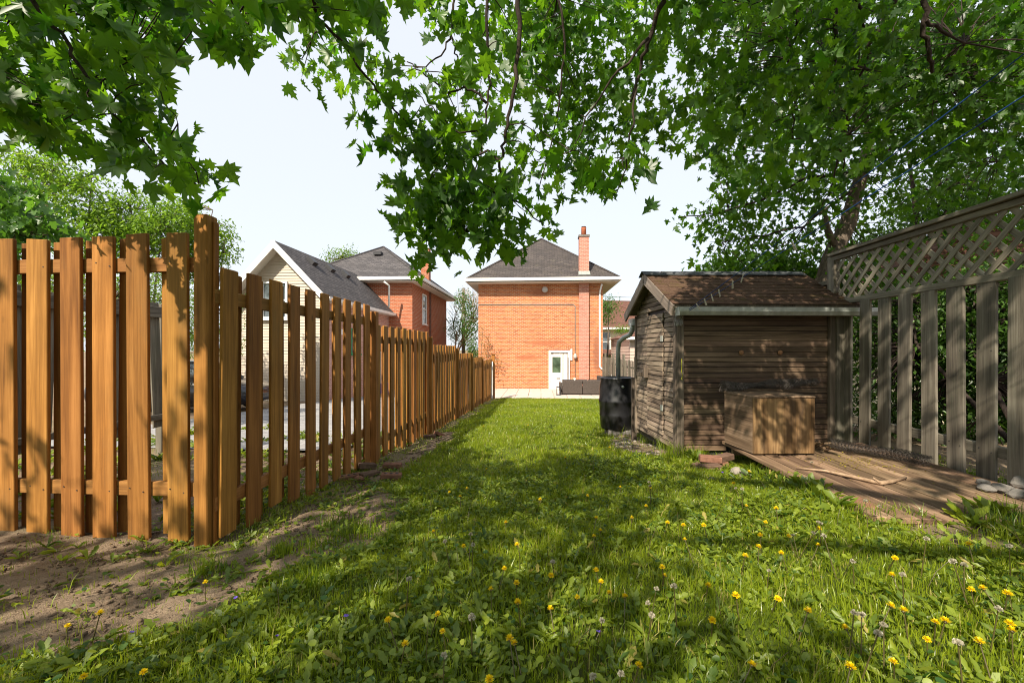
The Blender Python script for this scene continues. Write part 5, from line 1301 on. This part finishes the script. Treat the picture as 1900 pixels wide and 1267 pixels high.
leafy('garden_tree', 'yellow-green treetop just above the pink garage roof', 'tree', gb(1165, 690, 32), [[(1165, 640, 32)]], [(1162, 612, 32, 22, 10), (1175, 622, 32, 14, 10)], 70, 9, .18, M_PALE, OVAL, .3, stem_r=.1)
leafy('hedge_shrub', 'green shrub at the left corner of the orange brick house', 'shrub', gb(872, 700, 26), [[(872, 660, 26)]], [(870, 605, 27, 16, 44), (878, 650, 25.5, 12, 28), (862, 560, 28, 16, 26), (845, 610, 30, 14, 30)], 420, 9, .15, M_MIDLEAF, OVAL, .22, stem_r=.05)
vine = leafy('climbing_vine', 'sparse yellowing vine climbing the left corner of the orange brick house', 'climbing plant', (-3.3, HY-.12, -1.1), [[(895, 690, 22.9), (893, 640, 22.9), (898, 600, 22.9)], [(900, 680, 22.9), (908, 650, 22.9)]],
      [(897, 640, 22.9, 12, 40), (912, 650, 22.9, 14, 25), (918, 680, 22.95, 14, 24)], 60, 6, .11, M_VINE, OVAL, .12, stem_r=.02)
leafy('slender_tree', 'slim dark-stemmed tree behind the top of the lattice', 'tree', gb(1700, 560, 8.5), [[(1702, 440, 8.5), (1698, 380, 8.5), (1690, 320, 8.6), (1680, 260, 8.6)], [(1760, 420, 8.6), (1748, 360, 8.6)]],
      [(1760, 360, 9, 90, 60), (1850, 340, 9, 70, 60), (1700, 440, 9, 90, 60), (1830, 440, 9, 90, 60), (1620, 480, 9, 60, 50)], 1100, 10, .11, M_SHADELEAF, OVAL, .25, stem_r=.075, barkm=M_TWIG)
leafy('undergrowth_shrub', 'dark tangled undergrowth filling the gaps behind the lattice fence', 'shrub', (4.6, 4.2, .1), [[(1700, 640, 5.4), (1690, 560, 5.4)], [(1800, 640, 5), (1810, 540, 5)]],
      [(1620, 640, 6.3, 80, 100), (1720, 620, 5.8, 90, 120), (1820, 620, 5.2, 90, 140), (1920, 620, 4.8, 90, 160), (1700, 760, 5.8, 140, 60), (1850, 780, 5.0, 120, 70), (1640, 560, 7, 70, 50)], 3000, 10, .085, M_SHADELEAF, OVAL, .2, barkm=M_TWIG, stem_r=.03)
leafy('undergrowth_shrub', 'leafy green bush between the shed roof and the big maple trunk', 'shrub', (3.4, 8.6, -.2), [[(1450, 560, 8.4), (1440, 520, 8.4)]], [(1400, 500, 8.2, 90, 30), (1480, 505, 8.4, 70, 26), (1330, 505, 8.6, 40, 18), (1530, 540, 8, 40, 40)], 330, 8, .1, M_RMAPLE, MAPLE_LO, .2)
# bare tree between the houses
bt = thing('bare_tree', 'leafless tan-twigged tree between the two brick houses', 'tree', gb(845, 700, 29))
m = MB()
def grow(p, d, L, r, lev):
    e = p+d*L; m.tube([p, p.lerp(e, .5)+Vector((random.uniform(-.06, .06)*L, random.uniform(-.06, .06)*L, 0)), e], [r, r*.85, r*.7], 4 if lev else 7, False)
    if lev >= 5: return
    for k in range(3 if lev < 4 else 2):
        nd = (d+Vector((random.uniform(-.75, .75), random.uniform(-.75, .75), random.uniform(-.15, .5)))).normalized(); grow(p.lerp(e, random.uniform(.55, 1)), nd, L*random.uniform(.62, .82), r*.62, lev+1)
b0 = gb(842, 700, 29); m2 = MB(); m2.tube([b0, b0+Vector((.05, 0, 1.6))], [.13, .11], 8); m2.build('trunk', M_BARE, bt)
for k in range(4): grow(b0+Vector((.05, 0, 1.3+.1*k)), Vector((random.uniform(-.5, .5), random.uniform(-.4, .4), 1)).normalized(), 2.2, .07, 1)
tag(m.build('twigs', M_BARE, bt), kind='stuff')

# ------------------------------------------------------------------ grass, weeds and flowers
def scatter(n, x0, x1, y0, y1, keep):
    x = rng.uniform(x0, x1, n); y = rng.uniform(y0, y1, n); k = rng.random(n) < keep(x, y); return x[k], y[k]
def clear(x, y):
    k = ~((x > 1.955) & (y > 2.6) & (y < 4.7) & (x < RX))
    lx = (x-S0.x)*math.cos(PHI)+(y-S0.y)*math.sin(PHI); ly = -(x-S0.x)*math.sin(PHI)+(y-S0.y)*math.cos(PHI)
    return k & ~((lx > -.01) & (lx < 1.9) & (ly > -.01) & (ly < 1.5)) & ~(np.hypot(x-bc.x, y-bc.y) < .25)
def blades(x, y, h, wd, var, lean=.5):
    n = len(x); z = G(x, y)-.004
    az = rng.uniform(0, 2*np.pi, n); yaw = rng.uniform(0, 2*np.pi, n)
    sx = np.cos(yaw)*wd/2; sy = np.sin(yaw)*wd/2; L = h*np.abs(rng.normal(0, lean, n)); L = np.minimum(L, h*1.2)
    dx = np.cos(az)*L; dy = np.sin(az)*L
    b = np.stack([x, y, z], -1); s_ = np.stack([sx, sy, np.zeros(n)], -1)
    mid = b+np.stack([dx*.35, dy*.35, h*.62], -1); tip = b+np.stack([dx, dy, h], -1)
    V = np.stack([b-s_, b+s_, mid+s_*.75, mid-s_*.75, tip], 1).reshape(-1, 3)
    o = np.arange(n)*5
    T = np.concatenate([np.stack([o, o+1, o+2], -1), np.stack([o, o+2, o+3], -1), np.stack([o+3, o+2, o+4], -1)])
    return V, T, np.repeat(var, 5)
parts = []
def add_blades(N, x0, x1, y0, y1, h0, h1, w0, w1):
    x, y = scatter(N, x0, x1, y0, y1, lambda x, y: np.clip(turf(x, y), 0, 1)**1.0*clear(x, y))
    cl = vnoise(x, y, 3.2, 21); cl2 = vnoise(x, y, 9, 22)
    h = (h0+(h1-h0)*rng.random(len(x))**1.5)*(.5+.9*cl*cl2+.25*cl); wd = rng.uniform(w0, w1, len(x))
    var = np.clip(.15+.45*rng.random(len(x))+.35*vnoise(x, y, 1.3, 23), 0, .9); var = np.where(rng.random(len(x)) < .045, 1.0, var)
    parts.append(blades(x, y, h, wd, var))
add_blades(270000, -3.2, 3.9, .95, 4.5, .022, .072, .0024, .0048)
add_blades(90000, -2.2, 3.6, 4.5, 9.5, .03, .075, .004, .007)
add_blades(85000, -2.1, 3.5, 9.5, 18.6, .035, .065, .007, .012)
add_blades(30000, -7, -2.0, 2.6, 9, .03, .09, .004, .008)
# taller tufts along edges
def tufts(pts, n, h0, h1, sp):
    x = np.concatenate([p[0]+rng.normal(0, sp, n) for p in pts]); y = np.concatenate([p[1]+rng.normal(0, sp, n) for p in pts])
    h = rng.uniform(h0, h1, len(x)); parts.append(blades(x, y, h, rng.uniform(.003, .0055, len(x)), rng.random(len(x))*.7, .45))
tufts([PG(u, v)[:2] for u, v in ((1130, 800), (1150, 806), (1120, 795), (1185, 812), (1230, 835), (1255, 850), (1268, 850), (1245, 845), (1200, 822), (1170, 802))], 90, .08, .22, .06)
tufts([PG(u, v)[:2] for u, v in ((390, 1065), (640, 1000), (590, 1018), (690, 1000), (665, 985), (1690, 965), (1640, 960), (1600, 960), (560, 1090), (600, 1085), (620, 975), (520, 1030))], 110, .04, .12, .05)
tufts([PG(u, v)[:2] for u, v in ((1500, 925), (1530, 945), (1440, 905), (1400, 890), (1300, 850), (1880, 965), (1840, 975), (1870, 985))], 60, .06, .17, .05)
off = 0; VV, TT, RR = [], [], []
for V, T, r_ in parts: VV.append(V); TT.append(T+off); RR.append(r_); off += len(V)
tag(npmesh('grass', np.vstack(VV), np.vstack(TT), M_GRASS, None, np.concatenate(RR)), kind='stuff')
# broad-leaved weeds: dandelion rosettes and small round leaves
LANCE = (np.array([(0, 0, 0), (.05, .12, .02), (.10, .3, .03), (.06, .36, .03), (.14, .55, .02), (.09, .62, .01), (.15, .78, -.02), (0, 1, -.12), (-.15, .78, -.02), (-.09, .62, .01), (-.14, .55, .02), (-.06, .36, .03), (-.10, .3, .03), (-.05, .12, .02), (0, .5, -.02)], float),
         np.array([(14, i, (i+1) % 14) for i in range(14)]))
def weeds(x, y, per, l0, l1, shape, up, name_var=(0, .9)):
    n = len(x); k = per; xx = np.repeat(x, k); yy = np.repeat(y, k); m = n*k
    az = rng.uniform(0, 2*np.pi, m); T = np.stack([np.cos(az), np.sin(az), up*(rng.random(m)+.15)], -1); N = np.stack([rng.normal(0, .35, m), rng.normal(0, .35, m), np.ones(m)], -1)
    X, T, N = frames(m, T, N); s_ = rng.uniform(l0, l1, m)
    pos = np.stack([xx, yy, G(xx, yy)+.004], -1)
    v = np.clip(.5*np.repeat(rng.random(n), k)+.5*rng.random(m), 0, .88); v = np.where(rng.random(m) < .03, 1.0, v)
    V, F = inst(shape, pos, X, T, N, s_)
    return V, F, np.repeat(v, len(shape[0]))
wp_ = []
den = lambda x, y: clear(x, y)*np.where(turf(x, y) > .5, .45+.55*(vnoise(x, y, 1.8, 31) > .42), .12)
x, y = scatter(4200, -3, 3.9, 1.0, 4.6, den); wp_.append(weeds(x, y, 7, .03, .09, LANCE, .9))
x, y = scatter(1200, -1.9, 3.2, 4.6, 9, lambda x, y: den(x, y)*.6); wp_.append(weeds(x, y, 6, .04, .085, LANCE, .8))
x, y = scatter(160, -2.4, -.6, 1.9, 4.5, lambda x, y: (turf(x, y) < .4)*1.0); wp_.append(weeds(x, y, 7, .03, .09, LANCE, .35))
x, y = scatter(900, -2.4, -.4, 1.7, 5.2, lambda x, y: (turf(x, y) < .5)*(vnoise(x, y, 3, 35) > .5)); wp_.append(weeds(x, y, 4, .012, .03, ROUND, .5))
x, y = scatter(900, -7, -2.05, 2.7, 8, lambda x, y: (vnoise(x, y, 1.5, 33) > .45)*1.0); wp_.append(weeds(x, y, 7, .05, .16, LANCE, 1.1))
for u, v, n in ((1500, 915, 14), (1520, 930, 10), (1560, 950, 8), (1420, 890, 10), (1470, 905, 8), (1840, 960, 9), (1800, 975, 9), (1285, 860, 12), (1300, 850, 8), (1395, 880, 8)):
    p = PG(u, v); x = p.x+rng.normal(0, .03, n); y = p.y+rng.normal(0, .03, n); wp_.append(weeds(x, y, 3, .08, .17, LANCE, 1.6))
# round leaves lifted to the top of the sward
x, y = scatter(26000, -3, 3.9, 1.0, 4.8, lambda x, y: den(x, y)*.9)
n = len(x); pos = np.stack([x, y, G(x, y)+rng.uniform(.01, .055, n)], -1); az = rng.uniform(0, 6.28, n)
X, T, N = frames(n, np.stack([np.cos(az), np.sin(az), rng.normal(0, .25, n)], -1), np.stack([rng.normal(0, .4, n), rng.normal(0, .4, n), np.ones(n)], -1))
V, F = inst(ROUND, pos, X, T, N, rng.uniform(.009, .026, n)); wp_.append((V, F, np.repeat(np.clip(rng.random(n), 0, .9), len(ROUND[0]))))
off = 0; VV, TT, RR = [], [], []
for V, T, r_ in wp_: VV.append(V); TT.append(T+off); RR.append(r_); off += len(V)
tag(npmesh('weeds', np.vstack(VV), np.vstack(TT), M_WEED, None, np.concatenate(RR)), kind='stuff')
# dead stalks
m = MB()
for k in range(150):
    x = random.uniform(-1.2, 3.6); y = random.uniform(1.2, 5.2)
    if turf(np.array([x]), np.array([y]))[0] < .5 or not clear(np.array([x]), np.array([y]))[0]: continue
    z = float(G(x, y)); h = random.uniform(.05, .17); a = random.uniform(0, 6.28); l = random.uniform(.0, .8)*h
    m.tube([(x, y, z), (x+.4*l*math.cos(a), y+.4*l*math.sin(a), z+.6*h), (x+l*math.cos(a), y+l*math.sin(a), z+h)], [.0016, .0014, .001], 4, False)
tag(m.build('dead_stalks', M_STEM), kind='stuff')
# leaf litter on and behind the deck
n = 420; x = np.concatenate([rng.uniform(3.5, 5.5, 300), rng.normal(2.75, .12, 120)]); y = np.concatenate([rng.uniform(1, 7, 300), rng.normal(4.45, .12, 120)])
pos = np.stack([x, y, np.where(x > 3.46, G(x, y)+.012, DZ+.012+rng.random(n)*.02)], -1); az = rng.uniform(0, 6.28, n)
X, T, N = frames(n, np.stack([np.cos(az), np.sin(az), rng.normal(0, .2, n)], -1), np.stack([rng.normal(0, .4, n), rng.normal(0, .4, n), np.ones(n)], -1))
joined('leaf_litter', OVAL, pos, X, T, N, rng.uniform(.03, .08, n), rng.random(n), leafmat('dead_leaf', (.06, .035, .02), (.20, .12, .06), (.06, .03, .01), (.15, .08, .03), .3, .03), None)
n = 260; q_ = reg_poly(DIRT)(rng, n); n = len(q_); az = rng.uniform(0, 6.28, n)
X, T, N = frames(n, np.stack([np.cos(az), np.sin(az), rng.normal(0, .15, n)], -1), np.stack([rng.normal(0, .3, n), rng.normal(0, .3, n), np.ones(n)], -1))
joined('fallen_leaf_bits', OVAL, np.stack([q_[:, 0], q_[:, 1], G(q_[:, 0], q_[:, 1])+.012], -1), X, T, N, rng.uniform(.01, .03, n), rng.random(n), leafmat('brown_leaf_bit', (.09, .055, .03), (.26, .18, .07), (.08, .05, .02), (.2, .13, .04), .3, .02), None)
m = MB()
for k in range(70):
    x, y = q_[k]; z = float(G(x, y))+.008; a_ = random.uniform(0, 6.28); l = random.uniform(.02, .09)
    m.tube([(x, y, z), (x+l*.5*math.cos(a_), y+l*.5*math.sin(a_), z+.006), (x+l*math.cos(a_+.4), y+l*math.sin(a_+.4), z)], .0016, 4, False)
tag(m.build('soil_twigs', M_TWIG), kind='stuff')
# bits of moss and fallen maple flowers on the deck boards
n = 500; x = np.concatenate([rng.uniform(2.0, 3.4, 140), rng.normal(2.75, .16, 360)]); y = np.concatenate([rng.uniform(2.62, 4.5, 140), rng.normal(3.85, .16, 360)])
k = (x < 3.4) & (x > 1.98); x, y = x[k], y[k]; n = len(x); az = rng.uniform(0, 6.28, n)
X, T, N = frames(n, np.stack([np.cos(az), np.sin(az), rng.normal(0, .2, n)], -1), np.stack([rng.normal(0, .5, n), rng.normal(0, .5, n), np.ones(n)], -1))
joined('fallen_maple_flowers', OVAL, np.stack([x, y, np.full(n, DZ+.004)], -1), X, T, N, rng.uniform(.008, .024, n), rng.random(n), leafmat('yellow_moss_bit', (.18, .14, .015), (.40, .32, .04), (.2, .15, .02), (.3, .25, .03), .3, .02), None)

# flowers
def flower_proto(kind, seed):
    rr = np.random.default_rng(seed); h = {'d': .10, 's': .15, 'v': .05}[kind]*rr.uniform(.8, 1.2)
    t = bpy.data.objects.new('x', None); COL.objects.link(t)
    bend = rr.uniform(-.03, .03, 2)
    m = MB(); m.tube([(-bend[0], -bend[1], 0), (-bend[0]*.4, -bend[1]*.4, h*.6), (0, 0, h)], [.0024, .002, .0017], 5, False); st = m.build('stem', M_STEM, t)
    if kind == 'd':
        n = 80; az = np.concatenate([np.linspace(0, 2*np.pi, 40, False), np.linspace(.1, 6.3, 40, False)])+rr.normal(0, .08, n); up = np.concatenate([rr.uniform(-.05, .45, 40), rr.uniform(.5, 2.5, 40)])
        X, T, N = frames(n, np.stack([np.cos(az), np.sin(az), up], -1), np.tile([0, 0, 1.0], (n, 1)))
        pet = (np.array([(-.05, 0, 0), (.05, 0, 0), (.085, .92, .0), (0, 1, .0), (-.085, .92, 0)]), np.array([(0, 1, 2), (0, 2, 3), (0, 3, 4)]))
        joined('flower_head', pet, np.tile([0, 0, h], (n, 1)).astype(float), X, T, N, rr.uniform(.0105, .0145, n), rr.random(n), M_DANDY, t, False)
        m = MB(); m.lathe((0, 0, h-.008), [(.002, 0), (.006, .004), (.005, .009)], 6); m.build('calyx', M_STEM, t)
    elif kind == 's':
        n = 60; d = unit(rr.normal(0, 1, (n, 3))); d[:, 2] = np.abs(d[:, 2])*1.2-.25
        X, T, N = frames(n, d, rr.normal(0, 1, (n, 3)))
        pet = (np.array([(-.05, 0, 0), (.05, 0, 0), (.28, 1, 0), (-.28, 1, 0)]), np.array([(0, 1, 2), (0, 2, 3)]))
        joined('seed_head', pet, np.tile([0, 0, h], (n, 1)).astype(float), X, T, N, rr.uniform(.007, .012, n), rr.random(n), M_PUFF, t, False)
    else:
        n = 5; az = np.linspace(0, 2*np.pi, n, False); X, T, N = frames(n, np.stack([np.cos(az), np.sin(az), np.full(n, .4)], -1), np.tile([0, 0, 1.0], (n, 1)))
        joined('petals', ROUND, np.tile([0, 0, h], (n, 1)).astype(float), X, T, N, np.full(n, .010), rr.random(n), M_VIOLET, t, False)
    t['h'] = float(h); return t
def PGh(u, v, h):
    d = 3.0
    for _ in range(50):
        p = P(u, v, d); g = float(G(p.x, p.y))+h; d = .5*d+.5*(CAMZ-g)*FPX/max(v-HZ, 1)
    p = P(u, v, d); p.z = float(G(p.x, p.y)); return p
def plant(kind, name, lab, catg, grp, pts):
    protos = [flower_proto(kind, s+{'d': 0, 's': 50, 'v': 90}[kind]) for s in range(5)]; used = set()
    for i, (u, v) in enumerate(pts):
        k = i % len(protos)
        t = protos[k] if k not in used else recopy(protos[k]); used.add(k)
        t.name = name
        tag(t, lab, catg, grp)
        sc = random.uniform(.85, 1.12) if v > 900 else random.uniform(1.0, 1.2)
        p = PGh(u, v, t['h']*sc)
        t.matrix_basis = Matrix.Translation(p) @ Matrix.Rotation(random.uniform(0, 6.28), 4, 'Z') @ Matrix.Rotation(random.uniform(-.35, .35), 4, 'X') @ Matrix.Scale(sc, 4)
    for k, o in enumerate(protos):
        if k not in used:
            for ch in list(o.children): bpy.data.objects.remove(ch)
            bpy.data.objects.remove(o)
YEL = [(725,1150),(812,1140),(821,1171),(958,1082),(919,1097),(964,1123),(1019,1136),(1017,1062),(1116,1082),(1075,1105),(1162,1111),(1112,986),(1112,995),(1176,960),(960,1010),(942,968),(854,1009),(810,986),(936,1055),(1226,1069),(1243,1046),(1105,1056),(755,1197),(950,1190),(965,1199),(1166,1233),(854,921),(836,910),(900,871),(1088,917),(1100,961),(1196,939),(1239,970),(1135,1104),(921,1247),(992,764),(980,789),(945,752),
 (1423,861),(1280,1004),(1317,1141),(1384,1236),(1494,1131),(1584,1172),(1660,1070),(1638,1122),(1676,1138),(1731,1153),(1706,1176),(1759,1156),(1828,1197),(1848,1096),(1871,1101),(1796,1089),(1875,1157),(1887,1177),(1800,1008),(1450,1026),(1511,975),(1444,942),(1413,964),(1379,1032),(1304,969),(1425,994),(1463,994),(1360,896),(1390,875),(1371,1100),(1442,1104),(1511,1011),(1656,1230),(1576,1242),(1269,975),(1660,1029),(1394,1010),(1301,1083),(1386,939),
 (120,1160),(183,1140),(158,1243),(270,1238),(393,1075),(1020,772),(1060,768),(900,790),(1130,830),(1050,850),(870,905),(1000,925),(1150,905),(1210,905)]
PUF = [(1854,1127),(1813,1050),(1786,1048),(1576,1037),(1599,1139),(1582,1135),(1608,1168),(1643,1164),(1375,903),(1384,906),(1612,932),(1632,940),(1512,858),(1544,1001),(1489,983),(1506,963),(1213,1094),(1250,1080),(1427,1061),(1476,996),(1763,1188),(1206,890),(830,1000),(757,1075),(882,1006),(868,995),(870,1125),(1200,1125),(1103,1138),(1214,1110),(1020,1040),(1130,1245),(1150,1250),(820,1217),(1205,900),(1530,974),(1720,1000),(1690,1060),(1885,1005)]
VIO = [(640,1143),(1112,1176),(440,1106),(235,1175),(510,1183),(1446,905),(1758,948),(1340,875)]
def where(u, v):
    if v < 860 and u < 1300: return 'in the far mown lawn', 'far lawn'
    if u < 450: return 'beside the bare soil at the cedar fence', 'bare soil'
    if u < 1000 and v < 1040: return 'in the shaded grass along the cedar fence side', 'fence side grass'
    if u < 1210 and v >= 1040: return 'in the near shaded lawn in front of the camera', 'near shaded lawn'
    if v < 1015 and u >= 1340: return 'in the sunlit weeds at the deck edge', 'deck edge'
    if u >= 1340: return 'in the right foreground weeds', 'right foreground'
    return 'in the middle of the lawn towards the shed', 'middle lawn'
def plant_all(kind, name, lab, grp, pts):
    regions = {}
    for u, v in pts: regions.setdefault(where(u, v), []).append((u, v))
    for (txt, g), ps in regions.items(): plant(kind, name, lab+' '+txt, 'flower', grp+' '+g, ps)
plant_all('d', 'dandelion', 'yellow dandelion in bloom', 'dandelions in bloom,', YEL)
plant_all('s', 'dandelion_seed_head', 'greyish white dandelion seed head', 'dandelion seed heads,', PUF)
plant_all('v', 'violet', 'tiny purple violet', 'violets,', VIO)
for o in list(SC.objects):
    if 'h' in o.keys(): del o['h']
